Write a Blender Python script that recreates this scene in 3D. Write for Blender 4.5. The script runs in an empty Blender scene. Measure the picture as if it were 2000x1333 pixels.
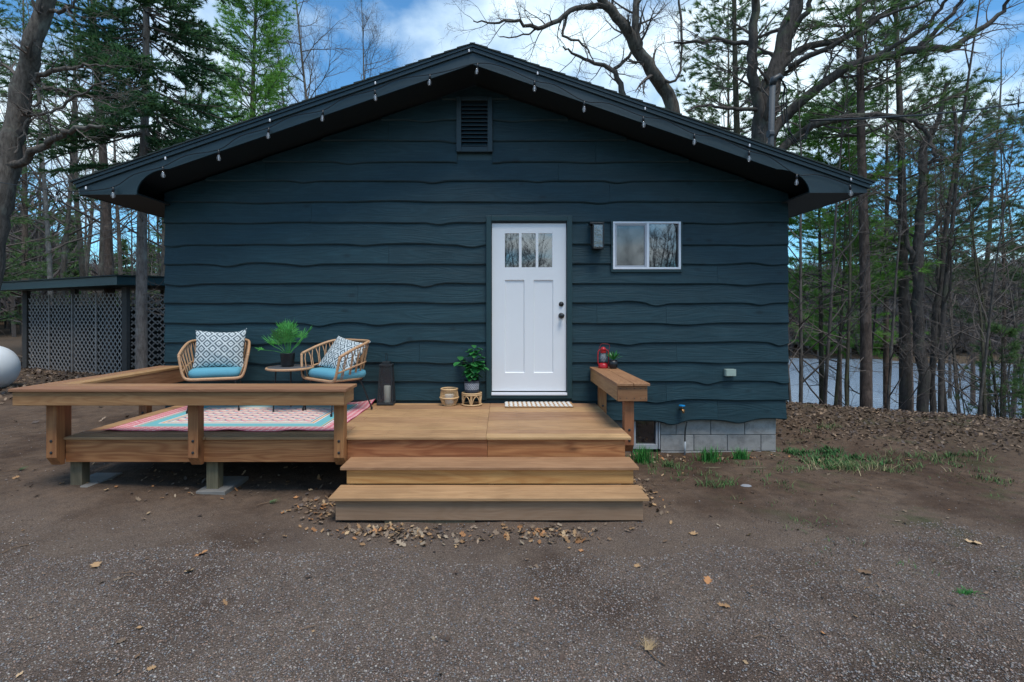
import bpy, math, random
import numpy as np
from math import radians, sin, cos, pi
random.seed(7)
C = bpy.context.scene.collection
sc = bpy.context.scene

# ------------------------------------------------------------------ camera, sky, sun, exposure
cam_d = bpy.data.cameras.new('camera'); cam = bpy.data.objects.new('camera', cam_d); C.objects.link(cam)
cam.location = (0, -6.1, 1.62); cam.rotation_euler = (pi/2, 0, 0)
cam_d.sensor_width = 36; cam_d.lens = 17.57
cam_d.shift_x = 0.011; cam_d.shift_y = -0.02725
cam_d.clip_start = 0.05; cam_d.clip_end = 2000
sc.camera = cam
SUN_EL, SUN_AZ = radians(67), radians(158)      # azimuth clockwise from +Y
world = bpy.data.worlds.new('World'); sc.world = world; world.use_nodes = True
wt = world.node_tree; wt.nodes.clear()
def wn(t, **k):
    n = wt.nodes.new(t)
    for a, v in k.items(): setattr(n, a, v)
    return n
sky = wn('ShaderNodeTexSky', sky_type='NISHITA', sun_disc=False, sun_elevation=SUN_EL, sun_rotation=SUN_AZ)
sky.air_density = 1.0; sky.dust_density = 0.2; sky.ozone_density = 2.0
tc = wn('ShaderNodeTexCoord'); sep = wn('ShaderNodeSeparateXYZ'); wt.links.new(tc.outputs['Generated'], sep.inputs[0])
def wm(op, a, b=None, c=None):
    n = wn('ShaderNodeMath', operation=op)
    for i, v in enumerate((a, b, c)):
        if v is None: continue
        if isinstance(v, (int, float)): n.inputs[i].default_value = v
        else: wt.links.new(v, n.inputs[i])
    return n.outputs[0]
den = wm('ADD', wm('MAXIMUM', sep.outputs[2], 0.0), 0.22)
cx, cy = wm('DIVIDE', sep.outputs[0], den), wm('DIVIDE', sep.outputs[1], den)
comb = wn('ShaderNodeCombineXYZ'); wt.links.new(cx, comb.inputs[0]); wt.links.new(cy, comb.inputs[1]); comb.inputs[2].default_value = 1.2
no = wn('ShaderNodeTexNoise'); no.inputs['Scale'].default_value = 0.85; no.inputs['Detail'].default_value = 8; no.inputs['Roughness'].default_value = 0.55
no.inputs['Distortion'].default_value = 0.35
wt.links.new(comb.outputs[0], no.inputs['Vector'])
ramp = wn('ShaderNodeValToRGB'); ramp.color_ramp.elements[0].position = 0.475; ramp.color_ramp.elements[1].position = 0.60
wt.links.new(no.outputs['Fac'], ramp.inputs[0])
no2 = wn('ShaderNodeTexNoise'); no2.inputs['Scale'].default_value = 2.1; no2.inputs['Detail'].default_value = 6
wt.links.new(comb.outputs[0], no2.inputs['Vector'])
shade = wn('ShaderNodeMix', data_type='RGBA'); shade.inputs[6].default_value = (5.0, 6.6, 7.6, 1); shade.inputs[7].default_value = (9.0, 10.0, 10.4, 1)
wt.links.new(no2.outputs['Fac'], shade.inputs[0])
tint = wn('ShaderNodeMix', data_type='RGBA', blend_type='MULTIPLY'); tint.inputs[0].default_value = 1; tint.inputs[7].default_value = (0.62, 1.10, 1.30, 1)
wt.links.new(sky.outputs[0], tint.inputs[6])
mixw = wn('ShaderNodeMix', data_type='RGBA'); wt.links.new(ramp.outputs[0], mixw.inputs[0])
wt.links.new(tint.outputs[2], mixw.inputs[6]); wt.links.new(shade.outputs[2], mixw.inputs[7])
bg = wn('ShaderNodeBackground'); bg.inputs[1].default_value = 0.10
wo = wn('ShaderNodeOutputWorld'); wt.links.new(mixw.outputs[2], bg.inputs[0]); wt.links.new(bg.outputs[0], wo.inputs[0])
sl = bpy.data.lights.new('sun', 'SUN'); sl.energy = 1.9; sl.angle = radians(22); sl.color = (1.0, 0.95, 0.88)
so = bpy.data.objects.new('sun', sl); C.objects.link(so)
so.rotation_euler = (pi/2 - SUN_EL, 0, pi - SUN_AZ); so.location = (0, 0, 30)
sc.view_settings.view_transform = 'Standard'; sc.view_settings.look = 'None'
sc.view_settings.gamma = 1; sc.view_settings.use_curve_mapping = False
sc.view_settings.exposure = 0.70
sc.cycles.max_bounces = 6; sc.cycles.transparent_max_bounces = 8

# ------------------------------------------------------------------ helpers
F = 976.0
def P(px, py, Z):                                  # a point at a given distance, measured off the photograph
    return ((px-978)*Z/F, Z-6.1, 1.62-(py-612)*Z/F)
def U(a, b): return random.uniform(a, b)
def smooth(a, b, x):
    t = np.clip((np.asarray(x, float)-a)/(b-a), 0, 1); return t*t*(3-2*t)

class MB:
    def __init__(s): s.v = []; s.f = []; s.c = None
    def box(s, x0, x1, y0, y1, z0, z1):
        k = len(s.v)
        s.v += [(x0,y0,z0),(x1,y0,z0),(x1,y1,z0),(x0,y1,z0),(x0,y0,z1),(x1,y0,z1),(x1,y1,z1),(x0,y1,z1)]
        s.f += [(k,k+3,k+2,k+1),(k+4,k+5,k+6,k+7),(k,k+1,k+5,k+4),(k+1,k+2,k+6,k+5),(k+2,k+3,k+7,k+6),(k+3,k,k+4,k+7)]
        return s
    def bar(s, a, b, w, h, up=(0,0,1)):            # rectangular bar from a to b, w across, h along 'up'
        a = np.array(a, float); b = np.array(b, float); d = b-a; d /= np.linalg.norm(d)
        u = np.array(up, float); x = np.cross(d, u); x /= np.linalg.norm(x); u = np.cross(x, d)
        k = len(s.v)
        for p in (a, b):
            for i, j in ((-1,-1),(1,-1),(1,1),(-1,1)):
                s.v.append(tuple(p + x*w/2*i + u*h/2*j))
        s.f += [(k,k+1,k+2,k+3),(k+7,k+6,k+5,k+4)] + [(k+i, k+4+i, k+4+(i+1)%4, k+(i+1)%4) for i in range(4)]
        return s
    def tube(s, pts, r, n=8, closed=False, caps=True):
        m = len(pts)
        if isinstance(r, (int, float)): r = [r]*m
        k0 = len(s.v); px_, py_, pz_ = None, None, None
        tx0 = None
        for i in range(m):
            if closed: a, b = pts[i-1], pts[(i+1) % m]
            else: a, b = pts[max(i-1, 0)], pts[min(i+1, m-1)]
            tx, ty, tz = b[0]-a[0], b[1]-a[1], b[2]-a[2]
            L = math.sqrt(tx*tx+ty*ty+tz*tz) or 1; tx/=L; ty/=L; tz/=L
            if px_ is None:
                if abs(tz) < .8: px_, py_, pz_ = 0., 0., 1.
                else: px_, py_, pz_ = 1., 0., 0.
            d = px_*tx+py_*ty+pz_*tz
            ux, uy, uz = px_-d*tx, py_-d*ty, pz_-d*tz
            L = math.sqrt(ux*ux+uy*uy+uz*uz) or 1; ux/=L; uy/=L; uz/=L
            px_, py_, pz_ = ux, uy, uz
            vx, vy, vz = ty*uz-tz*uy, tz*ux-tx*uz, tx*uy-ty*ux
            q = pts[i]; R = r[i]
            for j in range(n):
                a_ = 2*pi*j/n; c_, s_ = cos(a_)*R, sin(a_)*R
                s.v.append((q[0]+ux*c_+vx*s_, q[1]+uy*c_+vy*s_, q[2]+uz*c_+vz*s_))
        for i in range(m if closed else m-1):
            a = k0+i*n; b = k0+((i+1) % m)*n
            for j in range(n):
                j2 = (j+1) % n
                s.f.append((a+j, a+j2, b+j2, b+j))
        if caps and not closed:
            s.f.append(tuple(k0+j for j in reversed(range(n)))); s.f.append(tuple(k0+(m-1)*n+j for j in range(n)))
        return s
    def lathe(s, prof, c=(0,0,0), n=24, sx=1, sy=1, cap=True):     # prof: (r, z)
        k0 = len(s.v)
        for r, z in prof:
            for j in range(n):
                a = 2*pi*j/n; s.v.append((c[0]+r*cos(a)*sx, c[1]+r*sin(a)*sy, c[2]+z))
        for i in range(len(prof)-1):
            for j in range(n):
                j2 = (j+1) % n; s.f.append((k0+i*n+j, k0+i*n+j2, k0+(i+1)*n+j2, k0+(i+1)*n+j))
        if cap:
            s.f.append(tuple(k0+j for j in reversed(range(n)))); s.f.append(tuple(k0+(len(prof)-1)*n+j for j in range(n)))
        return s
    def poly(s, pts):
        k = len(s.v); s.v += [tuple(p) for p in pts]; s.f.append(tuple(range(k, k+len(pts)))); return s
    def prism(s, prof, y0, y1):                    # outline in x,z extruded along y
        n = len(prof); k = len(s.v)
        s.v += [(x, y0, z) for x, z in prof] + [(x, y1, z) for x, z in prof]
        s.f.append(tuple(range(k, k+n))); s.f.append(tuple(range(k+2*n-1, k+n-1, -1)))
        for i in range(n):
            j = (i+1) % n; s.f.append((k+j, k+i, k+n+i, k+n+j))
        return s
    def build(s, name, mat, parent=None, smooth=False, bevel=0, kind=None):
        me = bpy.data.meshes.new(name); me.from_pydata(s.v, [], s.f)
        if mat: me.materials.append(mat)
        if smooth: me.polygons.foreach_set('use_smooth', [True]*len(me.polygons))
        me.update()
        return link(name, me, parent, bevel, kind)

def link(name, me, parent=None, bevel=0, kind=None):
    o = bpy.data.objects.new(name, me); C.objects.link(o)
    if parent is not None:
        o.parent = parent
    if bevel:
        m = o.modifiers.new('edge', 'BEVEL'); m.width = bevel; m.segments = 2; m.limit_method = 'ANGLE'
    if kind: o['kind'] = kind
    return o
def empty(name, loc, label=None, cat=None, group=None, rz=0):
    o = bpy.data.objects.new(name, None); C.objects.link(o); o.location = loc; o.rotation_euler = (0, 0, rz)
    o.empty_display_size = 0.1
    return tag(o, label, cat, group)
def tag(o, label=None, cat=None, group=None, kind=None):
    if label: o['label'] = label
    if cat: o['category'] = cat
    if group: o['group'] = group
    if kind: o['kind'] = kind
    return o
def np_mesh(name, V, Fc, mat, parent=None, col=None, smooth=False, kind=None):
    """V (n,3), Fc (m,k) faces with k corners each, col (n,3) vertex colours"""
    me = bpy.data.meshes.new(name); V = np.asarray(V, np.float32); Fc = np.asarray(Fc, np.int32); m, k = Fc.shape
    me.vertices.add(len(V)); me.vertices.foreach_set('co', V.ravel())
    me.loops.add(m*k); me.loops.foreach_set('vertex_index', Fc.ravel())
    me.polygons.add(m); me.polygons.foreach_set('loop_start', np.arange(0, m*k, k, dtype=np.int32))
    me.polygons.foreach_set('loop_total', np.full(m, k, np.int32))
    if smooth: me.polygons.foreach_set('use_smooth', np.ones(m, bool))
    if mat: me.materials.append(mat)
    me.update(calc_edges=True)
    if col is not None:
        at = me.color_attributes.new('col', 'FLOAT_COLOR', 'POINT')
        c4 = np.ones((len(V), 4), np.float32); c4[:, :3] = col; at.data.foreach_set('color', c4.ravel())
    return link(name, me, parent, 0, kind)
def grid_faces(nu, nv):
    i = np.arange(nu*nv).reshape(nv, nu)
    return np.stack([i[:-1,:-1], i[:-1,1:], i[1:,1:], i[1:,:-1]], -1).reshape(-1, 4)

# ------------------------------------------------------------------ materials
class NT:
    def __init__(s, name, rough=0.6, spec=0.5):
        s.m = bpy.data.materials.new(name); s.m.use_nodes = True; s.t = s.m.node_tree
        s.b = s.t.nodes['Principled BSDF']; s.b.inputs['Roughness'].default_value = rough
        s.b.inputs['Specular IOR Level'].default_value = spec
    def n(s, t, **k):
        x = s.t.nodes.new(t)
        for a, v in k.items(): setattr(x, a, v)
        return x
    def set(s, sock, v):
        if hasattr(v, 'links') or isinstance(v, bpy.types.NodeSocket): s.t.links.new(v, sock)
        elif isinstance(v, (tuple, list)) and len(v) == 3 and sock.type == 'RGBA': sock.default_value = (*v, 1)
        else: sock.default_value = v
    def math(s, op, a, b=0.0, c=None):
        x = s.n('ShaderNodeMath', operation=op); s.set(x.inputs[0], a); s.set(x.inputs[1], b)
        if c is not None: s.set(x.inputs[2], c)
        return x.outputs[0]
    def coords(s, scale=(1,1,1), rnd=0.0, kind='Object'):
        tc = s.n('ShaderNodeTexCoord'); mp = s.n('ShaderNodeMapping'); s.set(mp.inputs['Vector'], tc.outputs[kind])
        mp.inputs['Scale'].default_value = scale
        if rnd:
            oi = s.n('ShaderNodeObjectInfo'); mm = s.math('MULTIPLY', oi.outputs['Random'], rnd)
            cb = s.n('ShaderNodeCombineXYZ'); [s.set(cb.inputs[i], mm) for i in range(3)]
            s.set(mp.inputs['Location'], cb.outputs[0])
        return mp.outputs[0]
    def noise(s, vec, scale, detail=4, rough=.55, dist=0):
        x = s.n('ShaderNodeTexNoise'); s.set(x.inputs['Vector'], vec); x.inputs['Scale'].default_value = scale
        x.inputs['Detail'].default_value = detail; x.inputs['Roughness'].default_value = rough; x.inputs['Distortion'].default_value = dist
        return x.outputs['Fac']
    def vor(s, vec, scale, feat='F1', out='Distance', rnd=1):
        x = s.n('ShaderNodeTexVoronoi', feature=feat); s.set(x.inputs['Vector'], vec); x.inputs['Scale'].default_value = scale
        x.inputs['Randomness'].default_value = rnd
        return x.outputs[out]
    def ramp(s, f, stops):
        x = s.n('ShaderNodeValToRGB'); s.set(x.inputs[0], f); e = x.color_ramp.elements
        while len(e) < len(stops): e.new(0.5)
        for i, (p, c) in enumerate(stops):
            e[i].position = p; e[i].color = (c, c, c, 1) if isinstance(c, (int, float)) else (*c, 1)
        return x.outputs[0]
    def mix(s, f, a, b, mode='MIX'):
        x = s.n('ShaderNodeMix', data_type='RGBA', blend_type=mode); s.set(x.inputs[0], f); s.set(x.inputs[6], a); s.set(x.inputs[7], b)
        return x.outputs[2]
    def rand_val(s, col, amt, hue=0.0):
        oi = s.n('ShaderNodeObjectInfo'); hs = s.n('ShaderNodeHueSaturation'); s.set(hs.inputs['Color'], col)
        s.set(hs.inputs['Value'], s.math('MULTIPLY_ADD', oi.outputs['Random'], 2*amt, 1-amt))
        if hue: s.set(hs.inputs['Hue'], s.math('MULTIPLY_ADD', oi.outputs['Random'], 2*hue, .5-hue))
        return hs.outputs[0]
    def col(s, v): s.set(s.b.inputs['Base Color'], v); return s
    def bump(s, h, st=.3, d=.01):
        x = s.n('ShaderNodeBump'); s.set(x.inputs['Height'], h); x.inputs['Strength'].default_value = st; x.inputs['Distance'].default_value = d
        s.set(s.b.inputs['Normal'], x.outputs[0]); return s
def plain(name, c, rough=.5, metal=0, spec=.5, vary=.12, sc_=18):
    t = NT(name, rough, spec); v = t.coords(); f = t.noise(v, sc_, 5)
    t.col(t.mix(f, tuple(x*(1-vary) for x in c), tuple(min(1, x*(1+vary)) for x in c)))
    t.b.inputs['Metallic'].default_value = metal
    return t.m
def attr_mat(name, rough=.7, trans=0.0, vary=0):
    t = NT(name, rough, .3); a = t.n('ShaderNodeAttribute', attribute_name='col'); c = a.outputs['Color']
    if vary: c = t.rand_val(c, vary)
    t.col(c); return t.m
def wood(name, axis, c_lo, c_hi, knots=.55, rough=.62, dirt=.25, vary=.13):
    t = NT(name, rough, .35)
    st = [5.0, 5.0, 5.0]; st['xyz'.index(axis)] = 0.55
    v = t.coords(tuple(st), 37.0)
    big = t.noise(v, 1.3, 2, .45, .4)
    g = t.math('SINE', t.math('MULTIPLY', big, 80.0)); g = t.math('MULTIPLY_ADD', g, .5, .5)
    st2 = [60.0, 60.0, 60.0]; st2['xyz'.index(axis)] = 2.0
    fine = t.noise(t.coords(tuple(st2), 11.0), 1.0, 4, .7)
    c = t.mix(t.math('MULTIPLY', t.math('POWER', g, 1.6), .6), c_hi, c_lo)
    c = t.mix(t.ramp(fine, [(.35, 0), (.72, .55)]), c, tuple(x*.62 for x in c_lo))
    sk = [7.0, 7.0, 7.0]; sk['xyz'.index(axis)] = 2.6
    kd = t.vor(t.coords(tuple(sk), 19.0), .62)
    c = t.mix(t.ramp(kd, [(.045, knots), (.10, knots*.35), (.17, 0)]), c, tuple(x*.28 for x in c_lo))
    blot = t.noise(t.coords((1,1,1), 5.0), 1.6, 4, .6)
    c = t.mix(t.math('MULTIPLY', t.ramp(blot, [(.38, 1), (.62, 0)]), dirt), c, tuple(x*.55 for x in c_lo))
    c = t.rand_val(c, vary, .008)
    t.col(c); t.bump(t.math('ADD', fine, t.math('MULTIPLY', g, .35)), .35, .0025)
    return t.m

def siding_mat(name, base, axis='x'):
    t = NT(name, .55, .35)
    v = t.coords((1.2, 30, 30), 23.0); fine = t.noise(v, 2.2, 6, .72, .25)
    big = t.noise(t.coords((.5, 4.5, 4.5), 23.0), 1.4, 2, .5, .5)
    g = t.math('MULTIPLY_ADD', t.math('SINE', t.math('MULTIPLY', big, 70.0)), .5, .5)
    c = t.mix(t.ramp(fine, [(.50, 0), (.78, .60)]), base, (.045, .088, .102))
    c = t.mix(t.math('MULTIPLY', t.ramp(g, [(.6, 0), (1, .32)]), 1), c, tuple(x*1.6 for x in base))
    bl = t.noise(t.coords((1.1, 1.1, 2.2), 9.0), 1.5, 5, .6)
    c = t.mix(t.ramp(bl, [(.35, .42), (.62, 0)]), c, tuple(x*.62 for x in base))
    kd = t.vor(t.coords((2.6, 5, 5), 19.0), .75)
    c = t.mix(t.ramp(kd, [(.04, .7), (.12, 0)]), c, tuple(x*.45 for x in base))
    c = t.rand_val(c, .10)
    t.col(c); t.bump(t.math('ADD', fine, t.math('MULTIPLY', g, .5)), .5, .004)
    return t.m

M = {}
M['siding'] = siding_mat('blue_siding_paint', (.0105, .037, .047))
M['trim'] = plain('dark_teal_trim_paint', (.010, .040, .046), .5)
M['fascia'] = plain('slate_fascia_paint', (.011, .029, .037), .45)
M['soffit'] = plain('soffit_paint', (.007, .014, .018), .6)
M['shingle'] = plain('dark_shingles', (.018, .030, .030), .9, vary=.5, sc_=60)
M['white'] = plain('white_door_paint', (.76, .765, .77), .38, vary=.03, sc_=4)
M['vinyl'] = plain('white_vinyl', (.78, .79, .82), .35, vary=.03, sc_=5)
M['black'] = plain('black_metal', (.012, .013, .015), .38)
M['dark_metal'] = plain('dark_grey_metal', (.022, .025, .028), .45)
M['deck'] = wood('deck_board_wood', 'x', (.385, .210, .100), (.490, .285, .142), .6, .6, .4, .2)
M['deck_y'] = wood('bench_wood', 'y', (.31, .150, .066), (.435, .240, .110), .5, .6, .2)
M['bench'] = wood('bench_cap_wood', 'x', (.305, .145, .066), (.410, .215, .105), .4, .6, .25)
M['rim'] = wood('rim_joist_wood', 'x', (.26, .085, .028), (.52, .235, .090), .95, .6, .2)
M['apron'] = wood('apron_wood', 'x', (.275, .130, .052), (.385, .205, .090), .5, .62, .3)
M['post'] = wood('post_wood', 'z', (.285, .105, .042), (.430, .190, .075), .8, .6, .2)
M['post_pale'] = wood('support_post_wood', 'z', (.12, .10, .06), (.20, .165, .10), .5, .8, .3)
M['riser_pale'] = wood('pale_riser_wood', 'x', (.42, .190, .060), (.580, .325, .120), .8, .6, .15)
M['riser_dusty'] = wood('dusty_riser_wood', 'x', (.31, .190, .112), (.35, .225, .140), .2, .9, .25)

def glass_mat(name, base=(.008,.01,.013), ior=2.8, rough=.02):
    t = NT(name, rough, .5); t.b.inputs['IOR'].default_value = ior
    w = t.noise(t.coords((1,1,1), 3.0), 3.0, 2, .5); t.bump(w, .05, .01)
    t.col(base); return t.m
M['glass'] = glass_mat('window_glass')
M['screen'] = glass_mat('screened_glass', (.010, .012, .015), 2.3, .05)
def concrete():
    t = NT('concrete_block', .9, .2); v = t.coords((1,1,1), 4.0)
    c = t.mix(t.noise(v, 3, 6), (.40, .385, .36), (.27, .255, .235))
    c = t.mix(t.ramp(t.noise(v, 7, 6, .75), [(.46, 0), (.68, .65)]), c, (.15, .14, .13))
    c = t.rand_val(c, .12); t.col(c); t.bump(t.noise(v, 90, 3), .4, .004); return t.m
M['concrete'] = concrete()
M['pad'] = plain('weathered_pad', (.20, .185, .165), .95, vary=.3, sc_=9)
M['mortar'] = plain('mortar', (.17, .165, .16), .95)
# ------------------------------------------------------------------ ground
def nz(x, y, s, seed=0):                           # cheap smooth value noise
    x = np.asarray(x, float)*s+seed*17.3; y = np.asarray(y, float)*s+seed*9.1
    xi, yi = np.floor(x), np.floor(y); fx, fy = x-xi, y-yi; fx = fx*fx*(3-2*fx); fy = fy*fy*(3-2*fy)
    def h(a, b):
        v = np.sin(a*127.1+b*311.7+seed*7.7)*43758.5453; return v-np.floor(v)
    return (h(xi,yi)*(1-fx)+h(xi+1,yi)*fx)*(1-fy)+(h(xi,yi+1)*(1-fx)+h(xi+1,yi+1)*fx)*fy
def gz(x, y):
    x = np.asarray(x, float); y = np.asarray(y, float)
    z = -0.09*smooth(-1.2, -0.1, y)*smooth(-1, 1.6, x)*(1-smooth(3.6, 4.6, x)) + 0.075*smooth(-2.0, -4.0, x)*smooth(-3.5, -1.8, y)
    s = (x-4.9)*.49+(y-2.1)*.87
    right = smooth(-2, 3.5, x)
    z = z + right*(0.13*smooth(-2.4, -0.2, s))
    down = np.where(s > 0, 0.50*np.maximum(s-.4*(1-np.exp(-np.maximum(s, 0)/.4)), 0), 0)
    z = z - right*np.minimum(down, 5.4)
    far = smooth(60, 64, s)*1.6 + smooth(66, 140, s)*4.0
    z = z + right*far
    z = z + 0.9*smooth(14, 60, -x + 0.3*y)*smooth(6, 30, y+4)
    near = 1-smooth(12, 25, np.hypot(x, y+2))
    z = z + near*(0.022*(nz(x,y,1.7,1)-.5) + 0.016*(nz(x,y,5.1,2)-.5)+0.007*(nz(x,y,17,3)-.5))
    z = z + (1-near)*0.25*(nz(x,y,.23,5)-.5)
    return z
def gz1(x, y): return float(gz(x, y))
def axis(lo, hi, core0, core1, step, grow=1.13):
    a = list(np.arange(core0, core1, step)); s = step; x = core1
    while x < hi: a.append(x); s *= grow; x += s
    a.append(hi); s = step; x = core0-step; b = []
    while x > lo: b.append(x); s *= grow; x -= s
    b.append(lo); return np.array(b[::-1]+a)
gx = axis(-300, 300, -9, 10, .06); gy = axis(-120, 400, -5, 3.2, .06)
X, Y = np.meshgrid(gx, gy); Zg = gz(X, Y)
def ground_mat():
    t = NT('dirt_and_gravel', .95, .15); v = t.coords()
    sp = t.n('ShaderNodeSeparateXYZ'); t.set(sp.inputs[0], v); x, y = sp.outputs[0], sp.outputs[1]
    n1, n2, n3 = t.noise(v, 1.1, 6, .6), t.noise(v, 9, 6, .65), t.noise(v, 70, 5, .7)
    dirt = t.mix(n1, (.080, .050, .032), (.160, .108, .073))
    dirt = t.mix(t.ramp(n2, [(.42, 0), (.68, .75)]), dirt, (.052, .036, .027))
    dirt = t.mix(t.ramp(n3, [(.52, 0), (.72, .7)]), dirt, (.215, .160, .125))
    cell = t.vor(v, 95, out='Color'); cd = t.vor(v, 95)
    stone = t.mix(t.ramp(t.n('ShaderNodeSeparateColor').outputs[0] if False else cell, [(0, 0), (1, 1)]), (.170, .122, .092), (.300, .235, .188))
    stone = t.mix(t.ramp(cd, [(.30, 0), (.55, .7)]), stone, (.090, .068, .052))
    stone = t.mix(t.ramp(t.noise(v, 2.2, 5), [(.42, 0), (.62, .35)]), stone, (.085, .06, .05))
    ed = t.math('ADD', t.math('MULTIPLY', y, -1.0), t.math('MULTIPLY', n1, 1.3))    # gravel in front
    ed = t.math('ADD', ed, t.math('MULTIPLY', t.noise(v, 3.5, 5), .9))
    g = t.ramp(t.math('MULTIPLY_ADD', ed, .25, -.25), [(.40, 0), (.80, .95)])
    c = t.mix(g, dirt, stone)
    # damp, darker earth in patches
    dm = t.noise(v, .65, 5, .6); c = t.mix(t.ramp(dm, [(.48, 0), (.60, .75)]), c, t.mix(1, c, (.50, .44, .41), 'MULTIPLY'))
    # leaf litter and moss to the right and beyond
    rr = t.math('ADD', x, t.math('MULTIPLY', y, .9)); lit = t.ramp(t.math('MULTIPLY', rr, .1), [(.45, 0), (.60, .85)])
    litc = t.mix(t.noise(v, 26, 5, .7), (.04, .028, .020), (.135, .095, .062))
    c = t.mix(lit, c, litc)
    fy = t.ramp(t.math('MULTIPLY', y, .1), [(.30, 0), (.55, .9)]); c = t.mix(fy, c, litc)
    gr = t.math('MULTIPLY', t.ramp(t.noise(v, 1.7, 6, .7), [(.55, 0), (.68, .55)]), t.ramp(t.math('MULTIPLY', x, .1), [(.14, 0), (.3, 1)]))
    c = t.mix(t.math('MULTIPLY', gr, t.ramp(y, [(0.0, 1), (1, 1)])), c, (.045, .065, .022))
    t.col(c)
    h = t.math('ADD', t.math('MULTIPLY', n2, .8), t.math('MULTIPLY', n3, .6)); h = t.math('ADD', h, t.math('MULTIPLY', t.math('MULTIPLY', cd, g), -1.0))
    t.bump(h, .8, .02); return t.m
M['ground'] = ground_mat()
o = np_mesh('ground', np.stack([X.ravel(), Y.ravel(), Zg.ravel()], 1), grid_faces(len(gx), len(gy)), M['ground'], smooth=True, kind='structure')
def water():
    t = NT('lake_water', .08, .5); v = t.coords((1, 2.2, 1)); t.b.inputs['IOR'].default_value = 2.2
    w = t.noise(v, 2.2, 4, .6); t.bump(w, .6, .10)
    t.b.inputs['Roughness'].default_value = .22; t.col((.22, .28, .34)); return t.m
M['water'] = water()
mb = MB(); mb.poly([(2, 6, -4.0), (260, -140, -4.0), (300, 30, -4.0), (140, 90, -4.0), (-4, 110, -4.0)]); mb.build('lake_water', M['water'], kind='structure')

# ------------------------------------------------------------------ cabin
cab = empty('cabin', (0, 0, 0), 'dark blue wooden cabin with wavy edged siding and a low gable roof', 'cabin')
WL, WR = -4.08, 3.49; PKX = -.31; ROOF_U = 4.40; SL = .345     # wall sides, ridge x, ridge underside z, slope
def roof_u(x): return ROOF_U - SL*abs(x-PKX)
# core walls
def front_outline(y0, y1, x0, x1, z0):
    return MB().prism([(x0, z0), (x1, z0), (x1, roof_u(x1)-.02), (PKX, roof_u(PKX)-.02), (x0, roof_u(x0)-.02)], y0, y1)
wm_ = front_outline(0.0, 0.12, WL+.03, WR-.03, .36); wm_.build('wall', M['trim'], cab)
for x0, x1, nm in ((WL+.03, WL+.12, 'wall'), (WR-.12, WR-.03, 'wall')):
    m = MB(); m.box(x0, x1, .121, 8.0, .36, 2.98)
    k = -1 if x0 < 0 else 1; xs = x0 if x0 < 0 else x1
    for i in range(11):                             # lapped boards down the side walls
        zt = .36+.24*i
        a, b = (xs+k*.03, xs+k*.008)
        m.v += [(xs, .0, zt), (a, .0, zt), (b, .0, zt+.24), (xs, .0, zt+.24), (xs, 8, zt), (a, 8, zt), (b, 8, zt+.24), (xs, 8, zt+.24)]
        q = len(m.v)-8; m.f += [(q,q+1,q+2,q+3), (q+4,q+7,q+6,q+5), (q+1,q+5,q+6,q+2), (q,q+4,q+5,q+1)]
    m.build(nm, M['siding'], cab)
MB().box(WL+.12, WR-.12, 7.9, 8.0, .36, 2.98).build('wall', M['siding'], cab)
# openings cut out of the siding: (x0,x1,z0,z1)
def wx(px): return (px-978)/160
def wz(py): return 1.62-(py-612)/160
DOOR = (wx(950), wx(1116), wz(777), wz(424)); WIN = (wx(1193), wx(1329), wz(529), wz(432)); VENT = (wx(892), wx(962), wz(300), wz(193))
rows = [78, 118, 158, 198, 238, 278, 319, 356, 397, 437, 480, 518, 556, 594, 633, 671, 709, 746, 783, 822]
dips = {238:[(828,5,22),(1000,4,26)], 278:[(895,6,26)], 319:[(903,4,16),(934,-5,20),(964,5,18),(683,5,18),(1150,2,40)],
 356:[(846,5,20),(1049,4,18),(1205,5,20),(594,5,22)], 397:[(760,-2,60),(1171,4,22),(500,3,40)], 437:[(858,5,18),(480,2,60),(1400,3,50)],
 480:[(340,5,22),(922,6,20),(800,-3,60),(712,3,22),(1460,2,40)], 518:[(448,6,24),(500,-4,40),(595,5,24),(1503,4,22),(1463,-3,30)],
 556:[(357,5,26),(831,7,20),(880,-2,30),(1456,4,30)], 594:[(1280,7,18),(1225,-5,36),(1483,5,16),(800,-2,60),(560,3,50)],
 633:[(626,8,22),(690,-3,40),(737,5,24),(1340,4,40),(420,2,60)], 671:[(769,7,18),(830,-5,50),(500,5,40),(1226,5,20),(1520,8,14),(1440,-2,60)],
 709:[(870,4,30),(520,5,22),(1400,3,40)], 746:[(1380,8,18),(1528,6,14),(900,3,60)], 783:[(1280,6,22),(1350,-3,40),(1150,3,30)],
 822:[(1311,10,20),(1441,7,22),(1370,-1,30),(1500,-5,40)]}
joints = {158: [860], 198: [1050], 238: [1120], 278: [760, 1240], 319: [1162], 356: [520, 1090], 397: [1190], 437: [610], 480: [1500], 518: [760],
          556: [1400], 594: [700], 633: [1165, 1300], 671: [560], 709: [820, 1320], 746: [640], 783: [1300], 822: [1400]}
rs = random.Random(3)
def zbot(row, x):
    px = x*160+978; d = 0
    for c, a, w in dips.get(row, ()): d += .8*a*math.exp(-((px-c)/w)**2)
    d += .5*math.sin(px*.013+row)+.35*math.sin(px*.041+row*2.1)
    return wz(row+d)
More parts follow.
